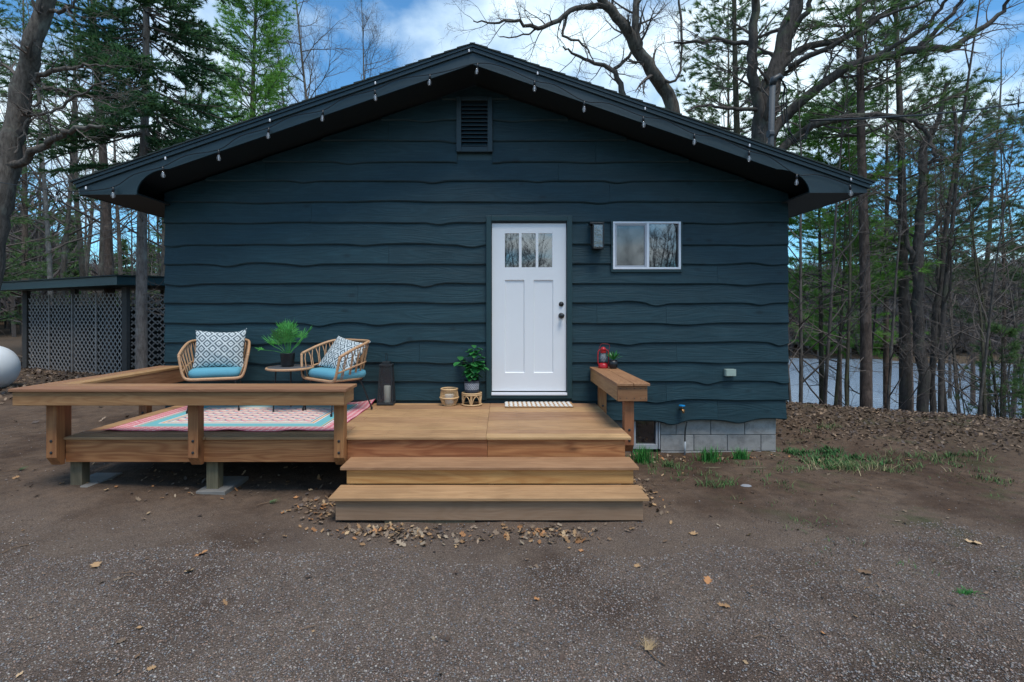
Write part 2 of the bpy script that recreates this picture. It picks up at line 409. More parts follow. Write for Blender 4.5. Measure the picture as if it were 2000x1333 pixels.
def board(x0, x1, row, ztop_row):
    n = max(2, int((x1-x0)/.035)); zt0 = wz(ztop_row)+.03
    cols = []
    for i in range(n+1):
        x = x0+(x1-x0)*i/n; zb = zbot(row, x); zt = min(zt0, roof_u(x)-.015)
        if zt-zb > .03: cols.append((x, zb, zt))
    if len(cols) < 2: return None
    m = MB(); H = .27
    for x, zb, zt in cols:
        jy = .0025*math.sin(x*9+row)
        yt = -.036+.027*min(1, (zt-zb)/H)
        m.v += [(x, -.002, zt), (x, yt-.0015, zt), (x, -.038+jy, zb+.016), (x, -.030+jy, zb+.003), (x, -.018, zb), (x, -.002, zb+.002)]
    for i in range(len(cols)-1):
        a = i*6
        for j in range(5): m.f.append((a+j, a+j+1, a+j+7, a+j+6)[::-1])
    e = (len(cols)-1)*6; m.f += [tuple(range(6)), tuple(range(e+5, e-1, -1))]
    return m.build('siding_board', M['siding'], cab)
for i in range(1, len(rows)):
    row, up = rows[i], rows[i-1]; zm = wz(row)
    bz0, bz1 = zbot(row, 0)+.01, wz(up)
    lean = .0 if row < 640 else -.0
    segs = [(WL-.005, WR+.005)]
    if row > 800: segs = [(WL, WR-.02)]
    for (a, b, c, d) in (DOOR, WIN, VENT):
        if c < wz((row+up)/2) < d:
            segs = [s for (p, q) in segs for s in (((p, a+.004), (b-.004, q)) if p < a and q > b else ((p, q),))]
    cuts = [wx(j) for j in joints.get(row, [])]; out = []
    for p, q in segs:
        for c in cuts:
            if p+.3 < c < q-.3: out.append((p, c-.0012)); p = c+.0012
        out.append((p, q))
    for p, q in out: board(p, q, row, up)
# roof: two slabs, overhanging 0.6 m in front and 0.55 m at the eaves
EL, ER, YF = -4.64, 4.03, -.60
for (xe, side) in ((EL, -1), (ER, 1)):
    def top(x): return 4.585 - SL*abs(x-PKX)
    xe2 = xe+side*.035
    MB().prism([(PKX, top(PKX)-.022), (xe2, top(xe2)-.022), (xe2, top(xe2)-.05), (PKX, top(PKX)-.05)][::side], YF-.035, 8.4).build('roof', M['fascia'], cab)
    sh = MB(); L = abs(xe2-PKX); n = 31                # shingle courses
    for k in range(n):
        a = PKX+side*L*k/n; b = PKX+side*(L*(k+1)/n+.03)
        yj = YF-.045-U(0, .004)
        sh.prism([(a, top(a)-.020), (b, top(b)-.020), (b, top(b)-.002+U(0,.004)), (a, top(a)-.014)][::side], yj, 8.42)
    o = sh.build('shingles', M['shingle'], cab, kind='stuff')
    # rake: upper trim strip, then the broad board ending in a boxed return with a curved throat
    MB().prism([(PKX, top(PKX)-.051), (xe+side*.02, top(xe+side*.02)-.051), (xe+side*.02, top(xe+side*.02)-.095), (PKX, top(PKX)-.095)][::side], YF-.022, YF+.02).build('rake_trim', M['fascia'], cab, bevel=.004)
    zb_ = 2.925 if side < 0 else 2.945
    bx = xe-side*.63
    def und(x): return top(x)-.225
    prof = [(PKX, top(PKX)-.096), (xe, top(xe)-.096), (xe, zb_), (bx, zb_)]
    xc = bx-side*.36; zc = und(xc)
    for k in range(1, 9):
        a = k/9*pi/2; prof.append((bx+(xc-bx)*(1-cos(a)), zb_+(zc-zb_)*sin(a)))
    prof += [(xc, zc), (PKX, und(PKX))]
    MB().prism(prof[::side], YF, YF+.02).build('fascia_board', M['fascia'], cab)
    # raking soffit, level eave soffit and eave fascia
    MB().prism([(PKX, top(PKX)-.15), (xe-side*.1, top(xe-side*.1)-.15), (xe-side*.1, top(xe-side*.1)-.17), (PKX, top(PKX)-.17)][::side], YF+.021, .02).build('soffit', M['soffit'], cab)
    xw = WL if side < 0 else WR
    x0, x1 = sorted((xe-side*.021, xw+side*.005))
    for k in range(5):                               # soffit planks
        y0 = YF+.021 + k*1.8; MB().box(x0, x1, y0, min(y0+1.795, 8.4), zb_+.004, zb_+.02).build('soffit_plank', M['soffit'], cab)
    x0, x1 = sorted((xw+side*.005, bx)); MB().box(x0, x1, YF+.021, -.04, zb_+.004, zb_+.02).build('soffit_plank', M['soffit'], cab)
    x0, x1 = sorted((xe, xe-side*.02)); MB().box(x0, x1, YF+.021, 8.4, zb_, top(xe)-.052).build('fascia_board', M['fascia'], cab)
MB().box(PKX-.03, PKX+.03, YF-.03, 8.4, 4.565, 4.584).build('ridge_cap', M['shingle'], cab)
# gable vent
vx0, vx1, vz0, vz1 = VENT
v = MB()
v.box(vx0, vx0+.06, -.065, 0, vz0, vz1); v.box(vx1-.06, vx1, -.065, 0, vz0, vz1); v.box(vx0+.06, vx1-.06, -.063, 0, vz0, vz0+.065); v.box(vx0+.06, vx1-.06, -.063, 0, vz1-.05, vz1)
v = v.build('gable_vent', M['fascia'], cab, bevel=.004)
MB().box(vx0+.055, vx1-.055, -.012, -.004, vz0+.05, vz1-.05).build('backing', M['black'], v)
for k in range(11):
    z = vz0+.075+k*(vz1-vz0-.135)/11
    m = MB(); m.v = [(vx0+.061, -.058, z), (vx1-.061, -.058, z), (vx1-.061, -.02, z+.040), (vx0+.061, -.02, z+.040), (vx0+.061, -.058, z+.008), (vx1-.061, -.058, z+.008), (vx1-.061, -.02, z+.048), (vx0+.061, -.02, z+.048)]
    m.f = [(3,2,1,0),(4,5,6,7),(0,1,5,4),(1,2,6,5),(2,3,7,6),(3,0,4,7)]
    m.build('slat', M['fascia'], v)
# door
dx0, dx1, dz0, dz1 = DOOR
fr = MB(); fr.box(dx0, dx0+.062, -.075, .02, dz0, dz1); fr.box(dx1-.062, dx1, -.075, .02, dz0, dz1); fr.box(dx0+.062, dx1-.062, -.073, .02, dz1-.062, dz1); fr.box(dx0+.062, dx1-.062, -.07, .02, dz0, dz0+.04)
fr = fr.build('door_frame', M['trim'], cab, bevel=.004)
MB().box(dx0+.062, dx1-.062, -.05, .02, dz1-.078, dz1-.0625).build('inner_jamb', M['black'], fr)
sx0, sx1, sz0, sz1 = wx(961), wx(1105), wz(763), wz(438)
MB().box(dx0+.0625, dx1-.0625, -.085, .02, dz0+.041, dz0+.07).build('threshold', M['vinyl'], fr, bevel=.004)
MB().box(sx0-.005, sx1+.005, -.030, .02, dz0+.0705, dz0+.088).build('door_sweep', M['black'], fr)
d = MB()                                            # slab built as rails and stiles round three lights and two sunk panels
yF, yB = -.034, .01
px = [wx(985.5), wx(1013.5), wx(1018.5), wx(1046), wx(1051), wx(1078)]; lz0, lz1 = wz(523), wz(457)
qx = [wx(986), wx(1024), wx(1042), wx(1080)]; pz0, pz1 = wz(728), wz(547.5)
d.box(sx0, qx[0], yF, yB, sz0, sz1); d.box(qx[3], sx1, yF, yB, sz0, sz1)
d.box(qx[0], qx[3], yF, yB, lz1, sz1); d.box(qx[0], qx[3], yF, yB, pz1, lz0); d.box(qx[0], qx[3], yF, yB, sz0, pz0); d.box(qx[1], qx[2], yF, yB, pz0, pz1)
for a, b in ((qx[0], px[0]), (px[1], px[2]), (px[3], px[4]), (px[5], qx[3])):
    if b-a > .001: d.box(a, b, yF, yB, lz0, lz1)
door = d.build('door', M['white'], cab)
for a, b in ((qx[0], qx[1]), (qx[2], qx[3])):
    m = MB(); y1 = -.020
    m.v = [(a,yF,pz0),(b,yF,pz0),(b,yF,pz1),(a,yF,pz1),(a+.008,y1,pz0+.008),(b-.008,y1,pz0+.008),(b-.008,y1,pz1-.008),(a+.008,y1,pz1-.008)]
    m.f = [(4,5,6,7),(0,1,5,4),(1,2,6,5),(2,3,7,6),(3,0,4,7)]; m.build('panel', M['white'], door)
for k in range(3):
    MB().box(px[2*k], px[2*k+1], -.022, -.018, lz0, lz1).build('pane', M['glass'], door)
for py, r in ((594.5, .030), (617, .035)):
    kx = wx(1095.5); m = MB()
    def knob(prof):
        a = MB().lathe(prof, n=20); a.v = [(kx+x, yF-z, wz(py)+y) for x, y, z in a.v]; return a
    h = knob([(r, 0), (r, .008), (r*.8, .014)] + ([(.012, .016), (.012, .035), (.026, .042), (.031, .055), (.024, .068), (.004, .072)] if py > 600 else [(.015, .018), (.014, .026), (.002, .027)])).build('handle' if py > 600 else 'deadbolt', M['black'], door, smooth=True)
# sliding window
a0, a1, b0, b1 = WIN
tr = MB(); tr.box(a0-.005, a0+.014, -.052, .02, b0-.02, b1-.005); tr.box(a1-.014, a1+.005, -.052, .02, b0-.02, b1-.005); tr.box(a0+.014, a1-.014, -.050, .02, b0-.02, b0+.012); tr.box(a0+.014, a1-.014, -.050, .02, b1-.017, b1-.006)
win = tr.build('window', M['trim'], cab)
a0 += .015; a1 -= .015; b0 += .0125; b1 -= .0175
f = MB(); t_ = .024
f.box(a0, a0+t_, -.058, .02, b0, b1); f.box(a1-t_, a1, -.058, .02, b0, b1); f.box(a0+t_, a1-t_, -.056, .02, b0, b0+t_); f.box(a0+t_, a1-t_, -.056, .02, b1-t_, b1)
mx = wx(1263); f.box(mx-.016, mx+.016, -.054, .02, b0+t_, b1-t_); f.build('frame', M['vinyl'], win, bevel=.002)
sash = MB(); A0, A1, B0, B1 = a0+t_+.002, mx-.017, b0+t_+.002, b1-t_-.002
sash.box(A0, A0+.02, -.046, .01, B0, B1); sash.box(A1-.02, A1, -.046, .01, B0, B1); sash.box(A0+.02, A1-.02, -.044, .01, B0, B0+.02); sash.box(A0+.02, A1-.02, -.044, .01, B1-.02, B1)
sash.build('sash', plain('grey_vinyl', (.42,.43,.46), .4, vary=.03), win)
MB().box(A0+.02, A1-.02, -.030, -.026, B0+.02, B1-.02).build('pane', M['screen'], win)
MB().box(mx+.016, a1-t_, -.034, -.030, b0+t_, b1-t_).build('pane', M['glass'], win)
# block foundation
fy0 = .045
fd = MB(); fx0, fx1 = wx(1292), wx(1520)
fd.box(fx0+.01, fx1-.01, fy0+.012, .3, -.35, .36); fd.box(WL+.15, wx(1243), fy0+.012, .3, -.35, .36); fd.box(WL+.15, fx1-.01, .3, 7.9, -.35, .358)
fd = fd.build('foundation', M['mortar'], cab)
for (z0, z1, cuts) in ((.128, .345, [1292, 1323, 1391, 1458, 1520]), (-.073, .120, [1292, 1358, 1424, 1490, 1520]), (-.28, -.081, [1292, 1340, 1410, 1480, 1520])):
    for i in range(len(cuts)-1):
        MB().box(wx(cuts[i])+.004, wx(cuts[i+1])-.004, fy0-U(0,.002), fy0+.1, z0, z1).build('concrete_block', M['concrete'], fd, bevel=.004)
for i in range(12):                                  # blocks in the shade below the deck
    x = WL+.2+i*.41
    if x < wx(1225): MB().box(x, x+.40, fy0, fy0+.1, .128, .345).build('concrete_block', M['concrete'], fd)
bw = MB(); x0, x1, z0, z1 = wx(1243), wx(1290), wz(870), wz(822)
bw.box(x1-.014, x1, .02, .2, z0-.05, z1); bw.box(x1-.045, x1-.020, .035, .2, z0, z1)
bw.box(x0, x1-.022, .03, .2, z0-.055, z0-.0); bw.box(x0-.04, x0, .03, .2, z0-.05, z1)
bw = bw.build('basement_window', plain('old_window_frame', (.34,.35,.37), .6, vary=.2), cab)
MB().box(x0+.001, x1-.046, .07, .08, z0+.001, z1).build('pane', M['screen'], bw)
# ------------------------------------------------------------------ deck
deck = empty('wooden_deck', (0, -.8, 0), 'low brown plank deck with three wide front steps and built-in rail benches', 'deck')
def dk(m, name, mat, bevel=.004):
    m.v = [(x, y+.8, z) for x, y, z in m.v]; return m.build(name, mat, deck, bevel=bevel)
DZ = .53; yr = 4.42-6.1                              # deck top, front face of the rim joist
DL, DR = -3.85, 1.135
bw_, gap = .134, .009; y = yr-.025; k = 0
while y < -.06:
    y1 = min(y+bw_, -.045)
    cut = -.13
    for a, b in ((DL+.002, -2.0+.6*(k % 3)-.6), (-2.0+.6*(k % 3)-.6+.003, cut), (cut+.0012, DR+.013)):
        dk(MB().box(a, b, y, y1, DZ-.026, DZ-U(0, .002)), 'deck_board', M['deck'], .0045)
    y = y1+gap; k += 1
zr0 = .302
scr = MB(); yy = yr-.025                              # deck screws, two per board over each joist
while yy < -.06:
    for i in range(13):
        x = DL+.42+i*.4
        if x < DR:
            for q in (.03, .105): scr.v += [(x+.0045*cos(a_), yy+q+.8+.0045*sin(a_), DZ+.0006) for a_ in (0, 1.57, 3.14, 4.71)]; n_ = len(scr.v); scr.f.append((n_-4, n_-3, n_-2, n_-1))
    yy += bw_+gap
scr.build('screws', M['dark_metal'], deck, kind='stuff')
dk(MB().box(DL, -1.36, yr, yr+.038, zr0, DZ-.028), 'rim_joist', M['rim'])
dk(MB().box(-1.358, -.12, yr, yr+.038, zr0, DZ-.028), 'rim_joist', M['rim'])
dk(MB().box(-.118, 1.10, yr+.001, yr+.038, zr0, DZ-.028), 'rim_joist', M['rim'])
dk(MB().box(DL, DL+.038, yr+.039, -.05, zr0, DZ-.028), 'rim_joist', M['deck_y'])
dk(MB().box(1.10-.038, 1.10, yr+.039, -.05, zr0, DZ-.028), 'rim_joist', M['deck_y'])
for i in range(12):
    x = DL+.4+i*.4
    if x < 1: dk(MB().box(x, x+.038, yr+.04, -.05, zr0+.02, DZ-.03), 'joist', M['deck_y'], 0)
# steps
for (Zr, Zn, zt, zb, mat) in ((4.14, 4.11, .352, .205, 'riser_pale'), (3.86, 3.83, .202, .018, 'riser_dusty')):
    yr_, yn = Zr-6.1, Zn-6.1
    dk(MB().box(-1.277, 1.10, yr_, yr_+.038, zb, zt-.027), 'riser', M[mat])
    for (a, b) in ((yn, yn+.137), (yn+.140, yn+.30)):
        dk(MB().box(-1.322, 1.138, a, b, zt-.026, zt), 'tread', M['deck'])
    for x in (-1.277, 1.062):
        dk(MB().box(x, x+.038, yr_+.039, yr, .02, zt-.028), 'stringer', M['deck_y'], 0)
    dk(MB().box(-.1, -.062, yr_+.039, yr, .02, zt-.028), 'stringer', M['deck_y'], 0)
dk(MB().box(-.9, -.2, -2.23, -2.1, -.02, .017), 'stringer', M['post_pale'], 0)
# posts: 4x4, with a chamfered foot, bolted to the outside of the rim
def post(x, yb, z0, z1, side=False):
    m = MB(); yf = yb-.089
    m.v = [(x,yf,z0+.075),(x+.089,yf,z0+.075),(x+.089,yf+.055,z0),(x+.089,yb,z0),(x,yb,z0),(x,yf+.055,z0),(x,yf,z1),(x+.089,yf,z1),(x+.089,yb,z1),(x,yb,z1)]
    m.f = [(5,4,3,2),(0,5,2,1),(6,7,8,9),(0,1,7,6),(2,3,8,7,1),(3,4,9,8),(4,5,0,6,9)]
    p = dk(m, 'post', M['post'], .003)
    for dz in (.12, .22):
        b = MB().lathe([(.012, 0), (.012, .004), (.005, .007)], n=8)
        b.v = [(x+.045+u, yf-.0005-w+.8, z0+dz+v_) for u, v_, w in b.v]; b.build('bolt', M['dark_metal'], p)
    return p
zB = .985                                            # bench top
for x in (-3.94, -2.712, -1.447): post(x, yr-.001, zr0-.012, zB-.03)
post(-4.03, -1.51, zr0-.01, zB-.03); post(-4.03, -.45, zr0-.01, zB-.03)
# front bench: apron box and two cap boards, mitred round the corner
yA, yC0, yC1 = 4.20-6.1, 4.18-6.1, 4.51-6.1
xL, xLi = -4.125, -3.815
dk(MB().box(-4.105, -1.318, yA, yA+.038, .842, zB-.027), 'bench_apron', M['apron'])
dk(MB().box(-1.356, -1.317, yA+.039, 4.48-6.1, .842, zB-.027), 'bench_apron', M['deck_y'])
dk(MB().box(-3.84, -1.357, 4.44-6.1, 4.475-6.1, .842, zB-.027), 'bench_apron', M['apron'])
ym = (yC0+yC1)/2
dk(MB().prism([(xL, 0), (-1.295, 0), (-1.295, 1), (xL+.16, 1)], 0, 1) if False else MB().box(xL, -1.295, yC0, ym-.002, zB-.026, zB), 'bench_cap', M['bench'])
dk(MB().box(xL+.163, -1.297, ym+.002, yC1, zB-.0265, zB-.0005), 'bench_cap', M['bench'])
# side bench along the left edge
xm = (xL+xLi)/2
dk(MB().box(xL, xm+.005, ym, -.05, zB-.0262, zB-.0003), 'bench_cap', M['deck_y'])
dk(MB().box(xm+.009, xLi, yC1+.002, -.05, zB-.0265, zB-.0006), 'bench_cap', M['deck_y'])
dk(MB().box(xLi-.045, xLi-.007, 4.48-6.1, -.05, .80, zB-.028), 'bench_apron', M['deck_y'])
dk(MB().box(-4.105, -4.067, yA+.039, -.05, .842, zB-.028), 'bench_apron', M['deck_y'])
# right bench
zR = .97; yf = 4.62-6.1
for a, b in ((1.075, 1.227), (1.231, 1.382)):
    dk(MB().box(a, b, yf, -.05, zR-.026, zR), 'bench_cap', M['deck_y'])
e = dk(MB().box(1.087, 1.362, yf+.02, yf+.057, .80, zR-.027), 'bench_apron', M['apron'])
for x in (1.11, 1.17, 1.24, 1.30, 1.345):
    for z in (.83, .92):
        s_ = MB().lathe([(.0045, 0), (.0045, .002)], n=6); s_.v = [(x+u, yf+.0195-w+.8, z+v_) for u, v_, w in s_.v]; s_.build('screw', M['dark_metal'], e)
dk(MB().box(1.087, 1.125, yf+.058, -.05, .80, zR-.027), 'bench_apron', M['deck_y'])
dk(MB().box(1.324, 1.362, yf+.058, -.05, .80, zR-.027), 'bench_apron', M['deck_y'])
post(1.165, yf+.17, zr0, zR-.03); post(1.165, -.09, zr0, zR-.03)
# supports
for i, (x, z0) in enumerate(((-3.86, .078), (-2.64, .045))):
    dk(MB().box(x, x+.105, yr+.06, yr+.15, z0-.03, zr0+.02), 'support_post', M['post_pale'])
    lab = ('flat grey concrete pad under the deck support post at the outer corner', 'flat grey concrete pad under the middle deck support post')[i]
    g = gz1(x, yr)
    m = MB(); x0, x1 = x-.06, x+.20
    m.v = [(x0, yr+.0, z0-.05), (x1+.1*0, yr+.0, z0-.05), (x1, yr+.42, z0-.05), (x0, yr+.42, z0-.05), (x0, yr+.0, z0-.001), (x1, yr+.0, z0-.001), (x1, yr+.42, z0-.001), (x0, yr+.42, z0-.001)]
    m.f = [(0,3,2,1),(4,5,6,7),(0,1,5,4),(1,2,6,5),(2,3,7,6),(3,0,4,7)]
    tag(m.build('concrete_pad', M['pad'], bevel=.006), lab, 'concrete pad')

# ------------------------------------------------------------------ furniture on the deck
M['rattan'] = plain('rattan', (.50, .285, .150), .5, vary=.35, sc_=60)
M['rattan_pale'] = plain('pale_rattan', (.62, .40, .20), .5, vary=.3, sc_=60)
M['aqua'] = plain('aqua_fabric', (.105, .33, .42), .9, vary=.12, sc_=90)
def lerp(a, b, t): return tuple(a[i]+(b[i]-a[i])*t for i in range(3))
def smooth_path(pts, n=4, closed=False):
    out = []; m = len(pts); rng = range(m if closed else m-1)
    for i in rng:
        p0 = pts[i-1] if (closed or i > 0) else pts[i]; p1 = pts[i]; p2 = pts[(i+1) % m]
        p3 = pts[(i+2) % m] if (closed or i+2 < m) else pts[min(i+1, m-1)]
        for j in range(n):
            t = j/n
            out.append(tuple(.5*((2*p1[k])+(-p0[k]+p2[k])*t+(2*p0[k]-5*p1[k]+4*p2[k]-p3[k])*t*t+(-p0[k]+3*p1[k]-3*p2[k]+p3[k])*t**3) for k in range(3)))
    if not closed: out.append(pts[-1])
    return out
def make_chair(loc, rz, label):
    t = empty('rattan_chair', loc, label, 'chair', 'rattan armchairs on the deck', rz)
    zr_ = .365
    fl, frr = (-.305, -.27, zr_), (.305, -.27, zr_)
    # front hoop: arm tip - down - across - up - arm tip
    hoop = smooth_path([(-.385, -.25, .625), (-.365, -.26, .52), (-.335, -.27, .41), (-.28, -.275, zr_), (-.1, -.275, zr_-.004), (.1, -.275, zr_-.004), (.28, -.275, zr_), (.335, -.27, .41), (.365, -.26, .52), (.385, -.25, .625)], 4)
    m = MB().tube(hoop, .0155, 8)
    m.build('front_hoop', M['rattan'], t, smooth=True)
    top = smooth_path([(-.385, -.25, .625), (-.375, -.05, .70), (-.34, .15, .755), (-.22, .27, .765), (0, .295, .765), (.22, .27, .765), (.34, .15, .755), (.375, -.05, .70), (.385, -.25, .625)], 6)
    MB().tube(top, .0165, 8).build('arm_rail', M['rattan'], t, smooth=True)
    mid = smooth_path([(-.345, -.262, .45), (-.335, -.05, .50), (-.30, .14, .535), (-.19, .245, .54), (0, .265, .54), (.19, .245, .54), (.30, .14, .535), (.335, -.05, .50), (.345, -.262, .45)], 6)
    MB().tube(mid, .010, 6).build('middle_rail', M['rattan'], t, smooth=True)
    bot = smooth_path([(-.28, -.275, zr_), (-.285, -.05, zr_), (-.26, .12, zr_), (-.16, .21, zr_), (0, .225, zr_), (.16, .21, zr_), (.26, .12, zr_), (.285, -.05, zr_), (.28, -.275, zr_)], 6)
    MB().tube(bot, .013, 8).build('seat_rail', M['rattan'], t, smooth=True)
    # hairpin spindles
    def at(path, u):
        f_ = u*(len(path)-1); i = min(int(f_), len(path)-2); return lerp(path[i], path[i+1], f_-i)
    n = 18
    for k in range(n):
        u0, u1 = (k+.18)/n*.96+.02, (k+.98)/n*.96+.02; um = (u0+u1)/2
        b0, b1 = at(bot, u0), at(bot, u1); t0, t1, tm = at(top, u0), at(top, u1), at(top, um)
        pts = [b0, lerp(b0, t0, .45), lerp(b0, t0, .75), lerp(lerp(b0, t0, .92), tm, .45), lerp(tm, at(bot, um), .02), lerp(lerp(b1, t1, .92), tm, .45), lerp(b1, t1, .75), lerp(b1, t1, .45), b1]
        MB().tube(pts, .0065, 5).build('spindle', M['rattan'], t, smooth=True)
    fr = MB()
    fr.tube([(-.26, -.25, zr_-.025), (.26, -.25, zr_-.025), (.22, .19, zr_-.025), (-.22, .19, zr_-.025)], .009, 6, closed=True)
    fr.build('seat_frame', M['black'], t)
    for sx, sy in ((-1,-1), (1,-1), (-1,1), (1,1)):
        x0, y0 = sx*.23, -.22 if sy < 0 else .15
        x1, y1 = sx*.285, -.29 if sy < 0 else .27
        MB().tube([(x0, y0, zr_-.03), (x1, y1, .018)], [.010, .008], 8).build('leg', M['black'], t)
        MB().lathe([(.013, .0), (.013, .03)], (x1, y1, 0), 8).build('foot', M['black'], t)
    # seat cushion: rounded slab
    c = MB(); prof = []
    for zz, e in ((.372, .02), (.378, .0), (.41, -.012), (.445, -.004), (.462, .02), (.468, .06)):
        ring = []
        for j in range(40):
            a = 2*pi*j/40; ca, sa = cos(a), sin(a); p_ = .38
            x = math.copysign(abs(ca)**p_, ca)*(.292-e+.06*(zz-.37)); y = math.copysign(abs(sa)**p_, sa)*(.235-e)-.015
            ring.append((x, y, zz+.004*cos(x*9)))
        prof.append(ring)
    for r in prof: c.v += r
    for i in range(5):
        for j in range(40): c.f.append((i*40+j, i*40+(j+1) % 40, (i+1)*40+(j+1) % 40, (i+1)*40+j))
    c.f += [tuple(range(39, -1, -1)), tuple(range(200, 240))]
    c.build('seat_cushion', M['aqua'], t, smooth=True)
    return t
make_chair((-3.23, -.395, DZ+.007), radians(20), 'rattan armchair with an upright patterned pillow, facing the steps side of the yard').scale = (.875, .87, 1)
make_chair((-1.82, -.50, DZ+.007), radians(-38), 'rattan armchair turned sideways between the round table and the black lantern').scale = (.95, .92, 1)
def pillow(loc, rot, W, H, T, label, n=230):
    u, v_ = np.meshgrid(np.linspace(-1, 1, n), np.linspace(-1, 1, n)); u = u.ravel(); v_ = v_.ravel()
    def body(sgn):
        pin = 1-.085*(1-(u*v_)**2)*(np.abs(u)**2*(1-v_**2)*1.2)
        x = u*W/2*(1-.07*(1-v_**2)*np.abs(u)**3)*1.0; z = v_*H/2*(1-.10*(1-u**2)*np.abs(v_)**3)
        th = T*(np.clip((1-u**2), 0, 1)**.55)*(np.clip((1-v_**2), 0, 1)**.55)
        wr = .006*np.sin(u*9+v_*4)*np.sin(v_*7-u*3)*(1-u**2)*(1-v_**2)
        return np.stack([x, sgn*(th/2+wr), z+.035*np.clip(u, 0, 1)**6*(v_ > 0)*v_**4], 1)
    V = np.concatenate([body(-1), body(1)])
    fa = grid_faces(n, n); Fc = np.concatenate([fa, fa[:, ::-1]+n*n])
    k = 8.2; a = (u*W/2*k + v_*H/2*k); b = (u*W/2*k - v_*H/2*k)
    fa_, fb_ = np.abs(a-np.floor(a)-.5), np.abs(b-np.floor(b)-.5); c = np.maximum(fa_, fb_)
    white = (c > .41) | ((c > .07) & (c < .25))
    col = np.where(white[:, None], np.array([.56, .61, .61]), np.array([.095, .125, .14]))
    col = np.concatenate([col, col])
    o = np_mesh('throw_pillow', V, Fc, M.setdefault('printed', attr_mat('woven_print', .9)), col=col, smooth=True)
    o.location = loc; o.rotation_euler = rot; return tag(o, label, 'pillow', 'patterned throw pillows')
pillow((-3.225, -.36, DZ+.468+.205), (radians(-11), radians(1.5), radians(16)), .53, .44, .14, 'grey and white diamond pillow standing upright in the chair by the side bench')
pillow((-1.78, -.46, DZ+.468+.150), (radians(-36), radians(8), radians(-36)), .56, .42, .14, 'grey and white diamond pillow slumped in the sideways chair beside the palm')
# side table
tb = empty('side_table', (-2.37, -.48, DZ+.006), 'small round rattan edged table between the two chairs', 'table')
MB().lathe([(.235, .465), (.238, .478), (.22, .482)], n=40).build('table_top', plain('grey_table_top', (.10, .10, .105), .4), tb, smooth=True)
MB().tube([(.243*cos(a), .243*sin(a), .468) for a in [i*pi/20 for i in range(40)]], .013, 8, closed=True).build('rim', M['rattan'], tb, smooth=True)
for k in range(3):
    a = radians(90+120*k+20); MB().tube([(.16*cos(a), .16*sin(a), .46), (.19*cos(a), .19*sin(a), 0)], .009, 6).build('leg', M['black'], tb)
MB().tube([(.183*cos(a), .183*sin(a), .08) for a in [i*pi/12 for i in range(24)]], .006, 6, closed=True).build('brace_ring', M['black'], tb)
# palm
def leafmat(name, a, b, rough=.45):
    t = NT(name, rough, .4); v = t.coords((1,1,1)); c = t.mix(t.noise(v, 20, 4), a, b); t.col(t.rand_val(c, .2)); return t.m
M['palm'] = leafmat('palm_green', (.03, .17, .03), (.09, .36, .07)); M['fig'] = leafmat('fig_green', (.012, .085, .022), (.045, .23, .05), .3)
M['soil'] = plain('potting_soil', (.03, .02, .015), 1)
pl = empty('potted_palm', (-2.40, -.47, DZ+.49), 'bushy green fan palm in a black pot on the round table', 'plant')
MB().lathe([(.062, 0), (.068, .02), (.078, .145), (.080, .15), (.072, .15)], n=28).build('pot', M['black'], pl, smooth=True)
MB().lathe([(.07, .135), (.01, .14)], n=16).build('soil', M['soil'], pl)
rp = random.Random(5)
fronds = []
for k in range(12):
    a = k*2.4; el = radians([80, 72, 62, 50, 40][k % 5]+rp.uniform(-6, 6)); L = rp.uniform(.15, .25)
    fronds.append((a, el, L, rp.uniform(.16, .22)))
fronds.append((radians(172), radians(12), .30, .10))
fronds += [(radians(20), radians(52), .32, .13), (radians(100), radians(80), .30, .13), (radians(150), radians(76), .30, .13)]
for a, el, L, R_ in fronds:
    d = np.array([cos(a)*cos(el), sin(a)*cos(el), sin(el)]); m = MB(); base = np.array([.02*cos(a), .02*sin(a), .14]); tip = base+d*L+np.array([0, 0, -.02])
    m.tube([tuple(base), tuple((base+tip)/2+np.array([0,0,.012])), tuple(tip)], .0028, 5)
    side = np.cross(d, [0, 0, 1]); side /= np.linalg.norm(side); up = np.cross(side, d)
    for j in range(16):
        th = radians(-80+160*j/15); dd = d*cos(th)+side*sin(th)+up*rp.uniform(.05, .35); dd /= np.linalg.norm(dd)
        w = np.cross(dd, up); w /= np.linalg.norm(w); rl = R_*rp.uniform(.8, 1.05)*(1-.25*abs(th)/1.8)
        p1 = tip+dd*rl*.5; p2 = tip+dd*rl+np.array([0, 0, -.02*rp.random()])
        q = len(m.v); m.v += [tuple(tip), tuple(p1+w*.0075), tuple(p2), tuple(p1-w*.0075), tuple(p1+up*.003)]
        m.f += [(q, q+1, q+4), (q+1, q+2, q+4), (q+2, q+3, q+4), (q+3, q, q+4)]
    m.build('frond', M['palm'], pl)
# tall lantern with candle
lx, ly = -1.365, -.13
ln = empty('tall_lantern', (lx, ly, DZ+.004), 'tall tapered black metal lantern on the deck against the wall', 'lantern')
MB().box(-.098, .098, -.085, .085, 0, .022).build('base', M['dark_metal'], ln, bevel=.003)
for sx in (-1, 1):
    for sy in (-1, 1):
        MB().bar((sx*.088, sy*.076, .022), (sx*.066, sy*.056, .455), .012, .012, (0, 1, 0)).build('frame_bar', M['dark_metal'], ln)
MB().box(-.075, .075, -.065, .065, .455, .478).build('lid', M['dark_metal'], ln, bevel=.003)
MB().box(-.045, .045, -.04, .04, .478, .508).build('cap', M['dark_metal'], ln, bevel=.003)
MB().tube([(cos(a)*.012, 0, .56+sin(a)*.05) for a in [i*pi/10 for i in range(20)]], .003, 6, closed=True).build('ring', M['black'], ln)
sg = NT('smoked_glass', .08, .5); sg.b.inputs['Transmission Weight'].default_value = .0; sg.b.inputs['Alpha'].default_value = .45
sg.col(sg.mix(sg.noise(sg.coords(), 8, 3), (.05, .05, .055), (.075, .072, .075)))
